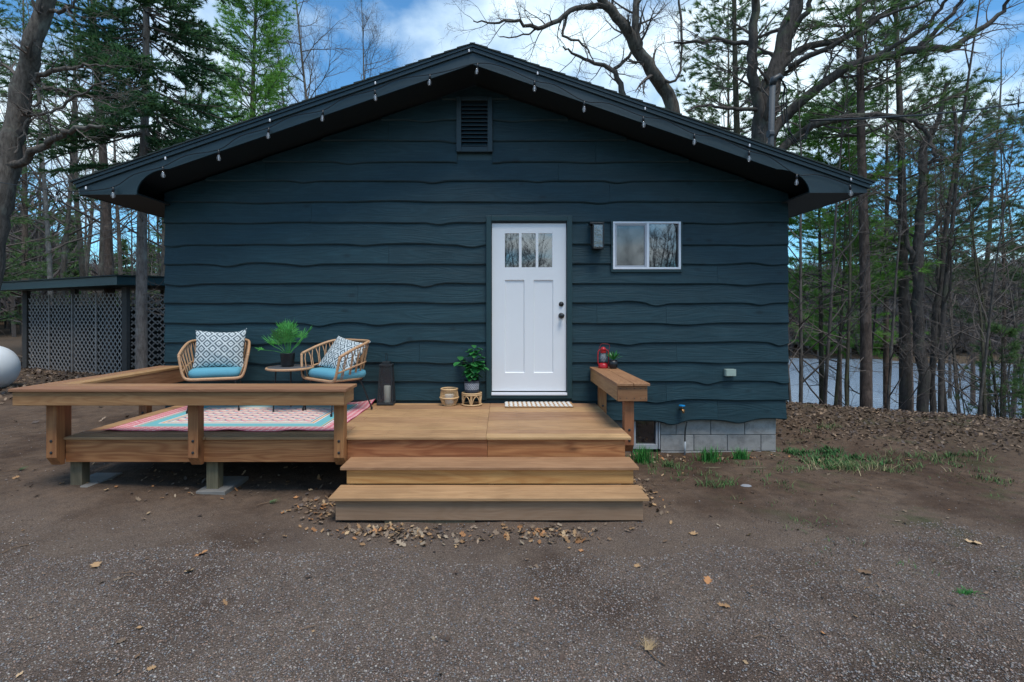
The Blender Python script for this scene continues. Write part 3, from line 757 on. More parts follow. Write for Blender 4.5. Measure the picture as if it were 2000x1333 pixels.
for (a, b) in (((-1,-1), (1,-1)), ((1,-1), (1,1)), ((1,1), (-1,1)), ((-1,1), (-1,-1))):
    MB().poly([(a[0]*.086, a[1]*.074, .022), (b[0]*.086, b[1]*.074, .022), (b[0]*.065, b[1]*.055, .455), (a[0]*.065, a[1]*.055, .455)]).build('pane', sg.m, ln)
cd_ = MB().lathe([(.038, 0), (.040, .004), (.040, .19), (.034, .198), (.028, .188), (.003, .186), (.002, .20)], n=24).build('pillar_candle', plain('cream_wax', (.72, .72, .62), .6, vary=.05), smooth=True)
cd_.location = (lx+.01, ly, DZ+.027); tag(cd_, 'cream pillar candle standing inside the tall black lantern', 'candle')
# small rattan candle basket
bk = empty('rattan_basket', (wx(877.5)*5.93/6.1, -.17, DZ+.003), 'small round pale rattan basket lantern left of the potted fig', 'basket')
prof = [(.078, .003), (.098, .05), (.108, .09), (.102, .14), (.095, .185)]
for r, z, w in ((.078, .006, .006), (.108, .088, .010), (.096, .188, .010), (.094, .172, .007)):
    MB().tube([(r*cos(a), r*sin(a), z) for a in [i*pi/18 for i in range(36)]], w, 6, closed=True).build('hoop', M['rattan_pale'], bk, smooth=True)
for k in range(44):
    a = k*2*pi/44; MB().tube([(r*cos(a), r*sin(a), z) for r, z in prof], .0026, 4).build('stave', M['rattan_pale'], bk)
MB().lathe([(.05, .006), (.055, .02), (.055, .12), (.052, .125)], n=20).build('glass_cup', plain('frosted_cup', (.6, .6, .56), .2), bk, smooth=True)
MB().lathe([(.079, .0), (.079, .006)], n=24).build('base', M['rattan_pale'], bk)
# rattan stand
fx_ = wx(921.5)*5.93/6.1
st = empty('rattan_stand', (fx_, -.17, DZ+.003), 'low round rattan plant stand with arched sides beside the door', 'stand')
for r, z, w in ((.118, .010, .008), (.113, .125, .009), (.113, .142, .009)):
    MB().tube([(r*cos(a), r*sin(a), z) for a in [i*pi/18 for i in range(36)]], w, 6, closed=True).build('hoop', M['rattan_pale'], st, smooth=True)
MB().lathe([(.11, .130), (.11, .138)], n=24).build('top', M['rattan'], st)
for k in range(6):
    a0 = k*pi/3+radians(30); pts = []
    for j in range(9):
        t = j/8; a = a0+(pi/3)*(.08+.84*t); pts.append((.115*cos(a), .115*sin(a), .012+.100*sin(pi*t)**.6))
    MB().tube(pts, .0055, 6).build('arch', M['rattan_pale'], st, smooth=True)
    for da in (-.05, .05):
        a = a0+da; MB().tube([(.116*cos(a), .116*sin(a), .01), (.114*cos(a), .114*sin(a), .125)], .0055, 6).build('leg', M['rattan_pale'], st)
# fig plant
fg = empty('potted_fig', (fx_, -.17, DZ+.147), 'broad leaved green fig plant in a dark patterned pot on the rattan stand', 'plant')
n1_, n2_ = 120, 40
th, hh = np.meshgrid(np.linspace(0, 2*pi, n1_), np.linspace(0, 1, n2_)); th = th.ravel(); hh = hh.ravel()
rr_ = .082+.008*hh-.01*np.clip(.08-hh, 0, 1)/.08
V = np.stack([rr_*np.cos(th), rr_*np.sin(th), hh*.145], 1)
a = th*rr_*38/.9; b = hh*.145*38/.9
ra = np.hypot(a-np.floor(a)-.5, b-np.floor(b)-.5); rb = np.hypot((a+.5)-np.floor(a+.5)-.5, (b+.5)-np.floor(b+.5)-.5)
w_ = ((np.abs(ra-.42) < .09) | (np.abs(rb-.42) < .05)) & (hh > .30) & (hh < .82)
col = np.where(w_[:, None], np.array([.42, .44, .48]), np.array([.045, .052, .065]))
np_mesh('pot', V, grid_faces(n1_, n2_), M['printed'], fg, col=col, smooth=True)
MB().lathe([(.085, .128), (.01, .130)], n=20).build('soil', M['soil'], fg)
M['stem'] = plain('brown_stem', (.16, .10, .06), .8)
stem = MB()
main = smooth_path([(-.008, 0, .12), (0, 0, .22), (.008, 0, .33), (.03, 0, .44), (.035, .0, .50)], 3)
stem.tube(main, .006, 6); stem.tube(smooth_path([(.01, .01, .12), (.02, .01, .22), (.015, 0, .33)], 3), .005, 6)
stem.tube(smooth_path([(-.005, 0, .24), (-.06, 0, .30), (-.10, 0, .37)], 3), .003, 6); stem.build('stem', M['stem'], fg, smooth=True)
def leaf(c, d, L, W_, up=(0,0,1), droop=.25):
    c = np.array(c, float); d = np.array(d, float); d /= np.linalg.norm(d); s_ = np.cross(d, up); s_ /= np.linalg.norm(s_); u_ = np.cross(s_, d); m = MB()
    prof = [0, .5, .85, 1.0, .95, .7, 0]
    for i, w in enumerate(prof):
        t = i/6; p = c+d*L*t+u_*(-droop*L*t*t)
        m.v += [tuple(p+s_*W_/2*w+u_*.12*W_*w), tuple(p), tuple(p-s_*W_/2*w+u_*.12*W_*w)]
    for i in range(6):
        for j in range(2): m.f.append((i*3+j, i*3+j+1, i*3+j+4, i*3+j+3))
    return m
rf = random.Random(11)
sites = [(.035, .51, 10, .085), (.03, .45, 7, .095), (-.13, .38, 4, .11), (-.09, .33, 5, .09), (.05, .38, 9, .11), (.03, .31, 11, .12), (.01, .25, 10, .115), (0, .20, 6, .10), (.09, .30, 4, .10)]
for sx_, sz_, n_, L in sites:
    for k in range(n_):
        a = rf.uniform(0, 2*pi); el = rf.uniform(-.35, .5)
        if a < pi: a = -a if rf.random() < .6 else a
        leaf((sx_+.012*cos(a), .01*sin(a), sz_+rf.uniform(-.02, .02)), (cos(a)*cos(el), sin(a)*cos(el)*.8, sin(el)), L*rf.uniform(.85, 1.25), L*.72).build('leaf', M['fig'], fg, smooth=True)
# doormat: braided rows
dm = empty('doormat', (.44, -.205, DZ+.002), 'white and tan braided rope doormat in front of the white door', 'doormat')
cream, tan = plain('cream_rope', (.62, .60, .55), .95, vary=.1, sc_=200), plain('tan_rope', (.36, .20, .09), .95, vary=.2, sc_=200)
MB().box(-.39, .39, -.15, .15, 0, .010).build('backing', tan, dm, bevel=.004)
def blob(m, c, rx, ry, rz_, ang):
    k = len(m.v)
    for i in range(1, 4):
        for j in range(8):
            ph = i*pi/8; a = 2*pi*j/8; x = rx*sin(ph)*cos(a); y = ry*sin(ph)*sin(a); z = rz_*cos(ph)
            m.v.append((c[0]+x*cos(ang)-y*sin(ang), c[1]+x*sin(ang)+y*cos(ang), c[2]+z))
    m.v.append((c[0], c[1], c[2]+rz_)); t = len(m.v)-1
    for j in range(8):
        m.f.append((k+j, k+(j+1) % 8, t))
        for i in range(2): m.f.append((k+(i+1)*8+j, k+(i+1)*8+(j+1) % 8, k+i*8+(j+1) % 8, k+i*8+j))
for r in range(6):
    y = -.125+r*.05; m1, m2 = MB(), MB()
    for k in range(15):
        x = -.37+k*.0528
        blob(m1 if True else m2, (x, y, .009), .030, .0155, .014, radians(32 if r % 2 else -32))
        blob(m2, (x+.0264, y, .007), .026, .011, .013, radians(32 if r % 2 else -32))
    m1.build('cream_braid', cream, dm, smooth=True); m2.build('tan_braid', tan, dm, smooth=True)
# outdoor rug: print worked out on a fine sheet, back corner curling up
W_, H_ = 2.16, 1.50; nu, nv = 520, 360
u, v_ = np.meshgrid(np.linspace(0, W_, nu), np.linspace(0, H_, nv)); u = u.ravel(); v_ = v_.ravel()
dd = np.minimum(np.minimum(u, W_-u), np.minimum(v_, H_-v_))
def fr_(x): return x-np.floor(x)
pink, coral, cream_c, aqua_c, navy, yel, wht = map(np.array, ((.60,.15,.19), (.62,.24,.19), (.70,.62,.52), (.16,.44,.46), (.05,.11,.15), (.66,.46,.20), (.76,.72,.68)))
col = np.tile(cream_c, (len(u), 1))
s1 = np.abs(fr_(u/.062)-.5)+np.abs(fr_(v_/.062)-.5)
out_ = dd < .185; col[out_] = pink; col[out_ & (s1 < .27)] = wht; col[out_ & (s1 < .13)] = coral; col[out_ & (np.abs(s1-.47) < .05)] = (.72, .45, .42)
col[dd < .012] = (.45, .05, .12)
for lo, hi, c in ((.165, .175, wht), (.175, .19, navy*1.5), (.19, .20, yel), (.20, .31, aqua_c), (.31, .322, wht), (.322, .335, coral), (.335, .35, yel), (.35, .36, wht), (.36, .375, navy*2), (.375, .39, cream_c)):
    col[(dd >= lo) & (dd < hi)] = c
inn = dd >= .39
zz = fr_((v_+.030*np.abs(fr_(u/.16)-.5)*2*1.6)/.115)
for lo, hi, c in ((0, .16, pink), (.16, .30, cream_c), (.30, .44, coral), (.44, .58, wht), (.58, .70, yel), (.70, .84, wht), (.84, 1.0, (.68,.36,.36))):
    col[inn & (zz >= lo) & (zz < hi)] = c
tri = inn & (zz < .30) & (np.abs(fr_(u/.16)-.5) < .16-.4*zz); col[tri] = navy*1.3
tri2 = inn & (zz > .55) & (zz < .80) & (np.abs(fr_(u/.16+.5)-.5) < .10); col[tri2] = aqua_c
zc = .004+.0035*np.sin(u*7.3)*np.exp(-((v_)/.10)**2)+.010*np.exp(-(v_/.06)**2)*np.clip(np.sin(u*11+1), 0, 1)
zc += .05*np.clip((u-(W_-.33))/.33, 0, 1)**2*np.clip((v_-(H_-.42))/.42, 0, 1)**1.5
zc += .004*np.sin(v_*14+1)*np.exp(-((W_-u)/.10)**2)
rug = np_mesh('outdoor_rug', np.stack([u, v_, zc], 1), grid_faces(nu, nv), M['printed'], col=col, smooth=True)
rug.location = (-3.68, -1.50, DZ+.002); rug.modifiers.new('thick', 'SOLIDIFY').thickness = .003
tag(rug, 'pink and turquoise patterned outdoor rug under the rattan chairs', 'rug')
# red oil lantern on the right bench
M['red'] = plain('red_enamel', (.42, .015, .02), .3, vary=.15)
rl = empty('oil_lantern', (1.212, -.19, zR+.001), 'small red hurricane oil lantern at the wall end of the right bench', 'lantern')
MB().lathe([(.055, 0), (.058, .008), (.056, .045), (.040, .058), (.026, .062)], n=24).build('tank', M['red'], rl, smooth=True)
MB().lathe([(.028, .062), (.028, .078), (.02, .082)], n=20).build('burner', M['dark_metal'], rl, smooth=True)
cg = NT('clear_glass', .02, .5); cg.b.inputs['Alpha'].default_value = .28; cg.col(cg.mix(cg.noise(cg.coords(), 9), (.5,.52,.53), (.6,.62,.63)))
MB().lathe([(.026, .08), (.038, .105), (.040, .13), (.030, .165), (.025, .18)], n=20, cap=False).build('glass_globe', cg.m, rl, smooth=True)
MB().lathe([(.034, .178), (.036, .19), (.030, .21), (.036, .214), (.030, .235), (.018, .245), (.006, .25)], n=20).build('chimney_cap', M['red'], rl, smooth=True)
for s_ in (-1, 1):
    MB().tube(smooth_path([(s_*.048, 0, .03), (s_*.062, 0, .07), (s_*.062, 0, .17), (s_*.052, 0, .205), (s_*.030, 0, .215)], 3), .0065, 6).build('side_tube', M['red'], rl, smooth=True)
MB().tube(smooth_path([(-.055, 0, .19), (-.03, .0, .275), (.02, .0, .285), (.075, 0, .27), (.058, 0, .19)], 5), .0018, 5).build('bail', M['red'], rl, smooth=True)
MB().tube([(-.04, -.02, .10), (.04, -.02, .15)], .0015, 4).tube([(.04, -.02, .10), (-.04, -.02, .15)], .0015, 4).build('guard_wire', M['dark_metal'], rl)
# succulent
su = empty('potted_succulent', (1.318, -.245, zR+.001), 'little spiky succulent in a black pot next to the red lantern', 'plant')
MB().lathe([(.035, 0), (.046, .015), (.052, .05), (.050, .095), (.044, .095), (.043, .085)], n=24).build('pot', M['black'], su, smooth=True)
for k in range(22):
    a = k*2.4; el = radians(35+45*(k/22)+rf.uniform(-8, 8)); leaf((.012*cos(a), .012*sin(a), .10), (cos(a)*cos(el), sin(a)*cos(el), sin(el)), rf.uniform(.09, .13), .016, droop=.12).build('leaf', M['fig'], su)

# ------------------------------------------------------------------ fittings on the wall
wl = empty('wall_lantern', (wx(1163), -.04, wz(464)), 'black metal wall lantern with seeded glass between the door and the window', 'wall lamp')
MB().box(-.095, .07, -.13, .0, .135, .155).build('cap', M['black'], wl, bevel=.003)
MB().box(-.065, -.02, -.012, 0, -.10, .135).build('back_plate', plain('bronze', (.10, .045, .03), .4), wl, bevel=.003)
t = NT('seeded_glass', .04, .5); t.b.inputs['IOR'].default_value = 2.4; v__ = t.coords((1, 1, 1.6)); t.bump(t.noise(v__, 13, 3), .35, .012); t.col(t.mix(t.ramp(t.noise(v__, 11, 3), [(.45, 0), (.68, 1)]), (.008, .016, .020), (.07, .095, .11)))
MB().box(-.052, .062, -.118, -.012, -.145, .133).build('glass_body', t.m, wl, bevel=.006)
for x, y in ((-.058, -.124), (.062, -.124), (-.058, -.014), (.062, -.014)):
    MB().box(x-.005, x+.009, y-.005, y+.007, -.148, .135).build('edge_bar', M['black'], wl)
MB().box(-.058, .068, -.125, -.008, -.160, -.148).build('base', M['black'], wl, bevel=.003)
ob = empty('outlet_box', (wx(1421), -.03, wz(727)), 'pale green electrical outlet box low on the siding', 'outlet box')
gm = plain('pale_green_plastic', (.34, .42, .36), .5, vary=.06)
MB().box(-.062, .058, -.055, .0, -.042, .042).build('body', gm, ob, bevel=.004); MB().box(-.055, .062, -.062, -.056, -.038, .044).build('cover', gm, ob, bevel=.002)
sp_ = empty('garden_spigot', (wx(1327), -.03, wz(797)), 'brass outdoor tap with a bright blue handle under the window', 'tap')
br = plain('brass', (.38, .20, .08), .35, .8)
MB().tube([(0, 0, 0), (0, -.05, 0), (0, -.075, -.01), (.01, -.09, -.04)], [.014, .014, .015, .012], 10).build('spout', br, sp_, smooth=True)
MB().tube([(0, -.05, 0), (0, -.055, .035)], .008, 8).tube([(0, -.055, -.0), (.03, -.06, -.02)], .011, 8).build('valve_stem', br, sp_, smooth=True)
MB().lathe([(.012, .036), (.036, .038), (.036, .048), (.012, .05)], (0, -.055, 0), n=16).build('handle', plain('blue_plastic', (.01, .24, .55), .4), sp_)
gp = MB().tube(smooth_path([(wx(1341), -.01, wz(824)), (wx(1337), -.02, wz(842)), (wx(1336.5), -.02, wz(865))], 3), .009, 8)
gp = gp.build('drain_hose', M['black'], None, smooth=True); tag(gp, 'thin black hose dropping from the siding edge into the grey pipe', 'hose')
pp = MB().tube([(wx(1337), -.02, wz(862)), (wx(1335), -.03, wz(890))], .013, 10).build('grey_pipe', plain('grey_pvc', (.28, .31, .33), .5), smooth=True)
tag(pp, 'short grey pipe standing in the soil against the concrete blocks', 'pipe')
# string lights along the rake
M['bulb'] = NT('clear_bulb', .03, .6).m; b_ = M['bulb'].node_tree.nodes['Principled BSDF']; b_.inputs['Base Color'].default_value = (.35, .36, .37, 1); b_.inputs['Alpha'].default_value = .28; b_.inputs['IOR'].default_value = 2.0
M['wire'] = plain('black_wire', (.005, .006, .007), .6)
slo = empty('string_light', (0, -.63, 3), 'string of clear bulbs on a black wire along the front roof edge', 'string light')
bul = [(221,366),(318,326),(427,293),(525,250),(631,216),(732,176),(840,146),(933,124),(1044,158),(1141,198),(1256,228),(1356,262),(1463,295),(1556,341),(1660,362)]
Zs = 5.46
pts = []; ys = -.64
def loc_(p): return (p[0], p[1]+.63, p[2]-3)
for i, (x, y) in enumerate(bul):
    pw = P(x, y, Zs); pts.append(pw)
    if i < len(bul)-1:
        q = P(*bul[i+1], Zs); mid_ = lerp(pw, q, .42)
        up_ = 0
        if abs(mid_[0]-PKX) > .25: up_ = roof_u(mid_[0])+.12-mid_[2]-.05
        pts.append((mid_[0], mid_[1], mid_[2]+max(0, min(.05, up_))-.005))
pts = [P(0, 357, 5.9), P(60, 366, 5.7), P(112, 373, 5.55)] + [P(160, 374, Zs)] + pts
MB().tube([loc_(p) for p in smooth_path(pts, 4)], .0045, 5).build('wire', M['wire'], slo)
for i, (x, y) in enumerate(bul+[(112, 373)]):
    p = P(x, y, Zs if x > 120 else 5.55); tx = rf.uniform(-.12, .12); c0 = loc_(p)
    R0 = bpy.data.objects.new('x', None) if False else None
    m = MB().lathe([(.012, -.055), (.013, -.02), (.008, 0)][::-1], n=10); m.v = [(c0[0]+a_+tx*c_, c0[1]+b2, c0[2]+c_) for a_, b2, c_ in m.v]
    s_ = m.build('socket', M['black'], slo, smooth=True)
    m = MB().lathe([(.011, -.050), (.013, -.065), (.021, -.090), (.022, -.100), (.013, -.118), (.003, -.122)], n=12); m.v = [(c0[0]+a_+tx*c_, c0[1]+b2, c0[2]+c_) for a_, b2, c_ in m.v]
    bo = m.build('bulb', M['bulb'], s_, smooth=True)
    m = MB().tube([(c0[0]+tx*-.06, c0[1], c0[2]-.06), (c0[0]+tx*-.1, c0[1], c0[2]-.115)], .004, 5); m.build('filament_post', M['vinyl'], s_)
for i, (x, y) in enumerate(((323,312),(527,238),(733,165),(916,102),(1050,146),(1260,215),(1464,287),(1662,353),(168,370))):
    p = P(x, y, 5.47); m = MB().lathe([(.008, 0), (.009, .02), (.004, .03)], n=8); m.v = [(p[0]+a_-0, p[1]-.0+.63+b2, p[2]-3+c_) for a_, b2, c_ in m.v]; m.build('clip', M['vinyl'], slo)
# service mast and cable
ms = empty('service_mast', P(1503, 268, 7.2), 'grey conduit mast with a bent weatherhead rising above the right roof slope', 'service mast')
mo = ms.location
def rel(p): return tuple(p[k]-mo[k] for k in range(3))
gmt = plain('galvanised_conduit', (.06, .068, .075), .7, .0)
MB().tube([rel(P(1501, 420, 7.2)), rel(P(1509, 168, 7.2))], .038, 12).build('conduit', gmt, ms, smooth=True)
MB().tube([rel(P(x, y, 7.2)) for x, y in ((1508, 168), (1511, 156), (1522, 150), (1528, 155))], [.042, .05, .045, .032], 10).build('weatherhead', M['dark_metal'], ms, smooth=True)
MB().tube([rel(P(1500, 262, 7.2)), rel(P(1509, 262, 7.2))], .055, 10).build('clamp', gmt, ms)
for off in ((0, 0), (-5, 8), (6, 14)):
    MB().tube([rel(P(x+off[0]*s, y+off[1]*s, 7.2+s*.1)) for (x, y), s in zip(smooth_path([(1526,155,0),(1534,170,0),(1530,205,0),(1540,255,0),(1560,282,0),(1580,270,0),(1585,240,0)], 3) and [(1526,155),(1534,168),(1530,195),(1533,225),(1540,255),(1556,276),(1572,268),(1582,240)], (0,.4,.8,1,1,.8,.4,0))], .008, 5).build('drip_loop', M['wire'], ms)
cab2 = MB()
A, B = P(1582, 236, 7.2), (40.0, 19.0, 17.5)
for k, (r, dz) in enumerate(((.014, 0), (.009, .03))):
    pts = []
    for i in range(25):
        t = i/24; q = lerp(A, P(2000, 183, 12.0), t*1.0) if False else None
        a = lerp(P(1582, 236, 7.2), P(2000, 183, 9.5), t*1.6)
        pts.append((a[0], a[1], a[2]-.30*sin(pi*min(1, t*1.0))*.6+dz*sin(t*40)*.5))
    cab2.tube(pts, r, 6)
o = cab2.build('power_cable', M['wire'], smooth=True); tag(o, 'black overhead power cable running from the roof mast off to the right', 'cable')
# ------------------------------------------------------------------ lattice shed and tank
shd = empty('lattice_shed', (-9.2, 6.1, 0), 'open lattice walled shed with a low dark teal roof behind the deck', 'shed')
M['lattice'] = plain('weathered_lattice', (.235, .210, .190), .85, vary=.25, sc_=30)
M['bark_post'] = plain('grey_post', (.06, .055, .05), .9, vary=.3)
so_ = np.array([-9.15, 6.1]); fdir = np.array([-.917, .398]); sdir = np.array([.398, .917])
def sp3(a, b, z): q = so_+fdir*a+sdir*b; return (q[0]+9.2, q[1]-6.1, z)
def lattice(org, d, w, z0, z1, name='lattice_panel', pitch=.172, sw=.034):
    m = MB(); nrm = np.array([d[1], -d[0]])
    H_ = z1-z0
    for layer, sg_ in ((0, 1), (1, -1)):
        k = -int(H_/pitch)-1
        while k*pitch < w+H_:
            u0 = k*pitch                             # line u = u0 + sg*(z) within the rectangle
            if sg_ > 0: ua, za, ub, zb__ = u0, 0, u0+H_, H_
            else: ua, za, ub, zb__ = u0, H_, u0+H_, 0
            ts = []
            lo, hi = max(0, -ua/(ub-ua)), min(1, (w-ua)/(ub-ua))
            if hi-lo > .03:
                a = lerp((ua, za, 0), (ub, zb__, 0), lo); b = lerp((ua, za, 0), (ub, zb__, 0), hi)
                off = nrm*(layer*.009)
                A_ = (org[0]+d[0]*a[0]+off[0], org[1]+d[1]*a[0]+off[1], z0+a[1]); B_ = (org[0]+d[0]*b[0]+off[0], org[1]+d[1]*b[0]+off[1], z0+b[1])
                m.bar(A_, B_, .007, sw, up=np.cross(np.subtract(B_, A_), [nrm[0], nrm[1], 0]))
            k += 1
    return m.build(name, M['lattice'], shd)
zb0, zt0 = -.05, 2.12
def o2(a, b): q = so_+fdir*a+sdir*b; return (q[0]+9.2, q[1]-6.1)
for k in range(4): lattice(o2(.12+1.07*k, 0), fdir, 1.05, zb0, zt0)
for k in range(2): lattice(o2(0, .12+.62*k), sdir, .60, zb0, zt0)
q0, q1 = sp3(0, 3.15, 0), sp3(4.5, 3.15, 0); MB().bar((q0[0], q0[1], .9), (q1[0], q1[1], .9), .03, 1.9).build('back_light_block', M['bark_post'], shd)  # solid panel added inside the rear lattice to keep the shed interior dark
q0, q1 = sp3(4.45, .1, 0), sp3(4.45, 3.1, 0); MB().bar((q0[0], q0[1], .9), (q1[0], q1[1], .9), .03, 1.9).build('side_light_block', M['bark_post'], shd)  # added solid panel at the far end, stops light coming through the lattice
for k in range(4): lattice(o2(.12+1.07*k, 3.2), fdir, 1.05, zb0, zt0)
for k in range(3): lattice(o2(4.5, .1+1.05*k), sdir, 1.03, zb0, zt0)
lattice(o2(0, 2.3), sdir, .9, zb0, 1.6)
for a, b in ((0, 0), (4.5, 0), (2.25, .04), (0, 1.45), (0, 3.2), (4.5, 3.2), (2.25, 3.2)):
    q = sp3(a, b, 0); MB().box(q[0]-.06, q[0]+.06, q[1]-.06, q[1]+.06, -.3, 2.25).build('post', M['bark_post'], shd)
for a in (1.18, 2.25, 3.32):
    q0, q1 = sp3(a, -.02, zb0), sp3(a, -.02, zt0); MB().bar(q0, q1, .05, .02, up=(fdir[1], -fdir[0], 0)).build('cover_strip', M['lattice'], shd)
def slab(pts, z, th): 
    m = MB(); n = len(pts); m.v = [(x, y, z_-th) for (x, y), z_ in zip(pts, z)]+[(x, y, z_) for (x, y), z_ in zip(pts, z)]
    m.f = [tuple(range(n-1, -1, -1)), tuple(range(n, 2*n))]+[(i, (i+1) % n, n+(i+1) % n, n+i) for i in range(n)]; return m
rp_ = [o2(-.45, -.45), o2(5.6, -.45), o2(5.6, 3.7), o2(-.45, 3.7)]
slab(rp_[::-1], [2.62, 2.62, 2.44, 2.48], .20).build('roof', M['trim'], shd)
slab([o2(-.5, -.5), o2(5.65, -.5), o2(5.65, 3.75), o2(-.5, 3.75)][::-1], [2.65, 2.65, 2.47, 2.51], .025).build('roof_edge', M['shingle'], shd)
# a pale bowl-like thing seen through the opening and dark stacked boards inside
MB().lathe([(.22, 0), (.20, .08), (.10, .14), (.01, .16)], (0,0,0), 20).build('x', M['vinyl']).name = 'tub'
o = bpy.data.objects['tub']; o.location = (so_[0]+sdir[0]*2.1+.3, so_[1]+sdir[1]*2.1, 1.42); tag(o, 'pale upturned tub inside the dark opening of the lattice shed', 'tub')
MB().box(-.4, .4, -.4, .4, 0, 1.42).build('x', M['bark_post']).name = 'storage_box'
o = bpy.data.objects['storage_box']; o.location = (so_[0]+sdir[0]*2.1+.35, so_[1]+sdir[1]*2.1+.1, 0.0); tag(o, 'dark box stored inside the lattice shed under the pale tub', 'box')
tk = empty('propane_tank', (-10.1, 4.25, .48), 'white rounded propane tank at the left edge near the shed', 'tank', rz=radians(4))
M['tank'] = plain('tank_paint', (.78, .80, .80), .35, vary=.06, sc_=3)
prof = [(.475*cos(a), .42*sin(a)) for a in [i*pi/2/12 for i in range(12)]]+[(.004, .42)]
m = MB().lathe([(r, -z) for r, z in prof[::-1]][:-0 or None]+[(.475, -2.6)][:0]+[(r, z) for r, z in prof], n=40)
m.v = [((z if z > 0 else z-2.4)-.42, y, x) for x, y, z in m.v]; m.build('shell', M['tank'], tk, smooth=True)
MB().lathe([(.16, 0), (.16, .12), (.10, .18), (.01, .19)], (-1.6, 0, .46), 20).build('dome', M['tank'], tk, smooth=True)
for x in (-.9, -2.3): MB().box(x-.05, x+.05, -.3, .3, -.52, -.38).build('leg', M['dark_metal'], tk)

# ------------------------------------------------------------------ vegetation
def bark(name, a, b, moss=None):
    t = NT(name, .95, .15); v = t.coords((6, 6, 1.6)); v2 = t.coords()
    c = t.mix(t.ramp(t.noise(v, 3.2, 6, .7), [(.35, 0), (.65, 1)]), a, b)
    c = t.mix(t.ramp(t.noise(v2, 3.0, 5), [(.55, 0), (.65, .5)]), c, moss or tuple(x*1.7 for x in b))
    t.col(t.rand_val(c, .12)); t.bump(t.noise(v, 5, 5, .7), .9, .02); return t.m
M['bark_grey'] = bark('grey_bark', (.060, .050, .042), (.165, .140, .118), (.20, .20, .165))
M['bark_red'] = bark('pine_bark', (.070, .050, .040), (.185, .135, .108))
M['bark_dark'] = bark('dark_bark', (.050, .043, .038), (.125, .106, .092), (.11, .12, .075))
M['bark_moss'] = bark('mossy_bark', (.045, .040, .028), (.11, .10, .065), (.07, .10, .035))
M['bark_pale'] = bark('pale_bark', (.13, .12, .11), (.26, .245, .23))
M['bark_spruce'] = bark('spruce_bark', (.105, .088, .078), (.23, .20, .18), (.27, .27, .24))
M['twig'] = plain('twigs', (.105, .085, .072), .95, vary=.3, sc_=2)
M['twig_far'] = plain('far_twigs', (.120, .098, .090), .95, vary=.35, sc_=.7)
def needlemat(name, a, b):
    t = NT(name, .7, .25); v = t.coords(); c = t.mix(t.ramp(t.noise(v, 1.3, 4), [(.35, 0), (.65, 1)]), a, b)
    c = t.mix(t.ramp(t.noise(v, 9, 3), [(.4, 0), (.7, .5)]), c, tuple(x*1.5 for x in b)); t.col(c)
    tl = t.n('ShaderNodeBsdfTranslucent'); t.set(tl.inputs[0], t.mix(1, c, (1.4, 1.5, 1.0), 'MULTIPLY')); ms_ = t.n('ShaderNodeMixShader'); ms_.inputs[0].default_value = .35
    t.set(ms_.inputs[1], t.b.outputs[0]); t.set(ms_.inputs[2], tl.outputs[0]); t.set(t.t.nodes['Material Output'].inputs[0], ms_.outputs[0]); return t.m
M['spruce'] = needlemat('spruce_needles', (.034, .085, .042), (.075, .145, .070))
M['pine'] = needlemat('pine_needles', (.056, .112, .046), (.115, .185, .075))
M['pine_light'] = needlemat('light_pine_needles', (.10, .22, .05), (.20, .36, .09))
M['pine_brown'] = needlemat('red_pine_needles', (.060, .100, .052), (.118, .168, .082))

def branch(mb, p, d, L, r, lvl, rng, tips, wig=.16, grav=.0, kids=(7, 6, 5), sides=(6, 4, 3, 3), spread=.9, pts=None, kmin=.25, ratio=.55):
    """a limb and its smaller limbs; tips collects the ends of the last order"""
    if pts is None:
        n = 6 if lvl < 2 else 4; pts = [p]; q = p; dx, dy, dz = d; s = L/n
        for i in range(n):
            dx += rng.gauss(0, wig); dy += rng.gauss(0, wig); dz += rng.gauss(0, wig)+grav
            l = math.sqrt(dx*dx+dy*dy+dz*dz); dx /= l; dy /= l; dz /= l
            q = (q[0]+dx*s, q[1]+dy*s, q[2]+dz*s); pts.append(q)
    n = len(pts)-1; rr = [r*(1-.85*(i/n)) for i in range(n+1)] if isinstance(r, float) else r
    mb.tube(pts, rr, sides[min(lvl, 3)], caps=False)
    if lvl >= len(kids): tips.append((pts[-1], pts[-2])); return
    for k in range(kids[lvl]):
        u = kmin+(1-kmin)*(k+rng.random())/kids[lvl]; f = u*n; i = min(int(f), n-1); q = lerp(pts[i], pts[i+1], f-i)
        t = [pts[i+1][j]-pts[i][j] for j in range(3)]; l = math.sqrt(sum(c*c for c in t)) or 1; t = [c/l for c in t]
        o_ = [rng.gauss(0, 1) for _ in range(3)]; dt = sum(o_[j]*t[j] for j in range(3)); o_ = [o_[j]-dt*t[j] for j in range(3)]
        l = math.sqrt(sum(c*c for c in o_)) or 1; a = spread*rng.uniform(.6, 1.15)
        dd = [t[j]*cos(a)+o_[j]/l*sin(a) for j in range(3)]
        r_here = rr[i] if not isinstance(rr[i], tuple) else r
        branch(mb, q, dd, L*ratio*rng.uniform(.6, 1.15)*(1.1-.5*u), max(r_here*.55, .003), lvl+1, rng, tips, wig*1.15, grav, kids, sides, spread, kmin=.15, ratio=ratio)
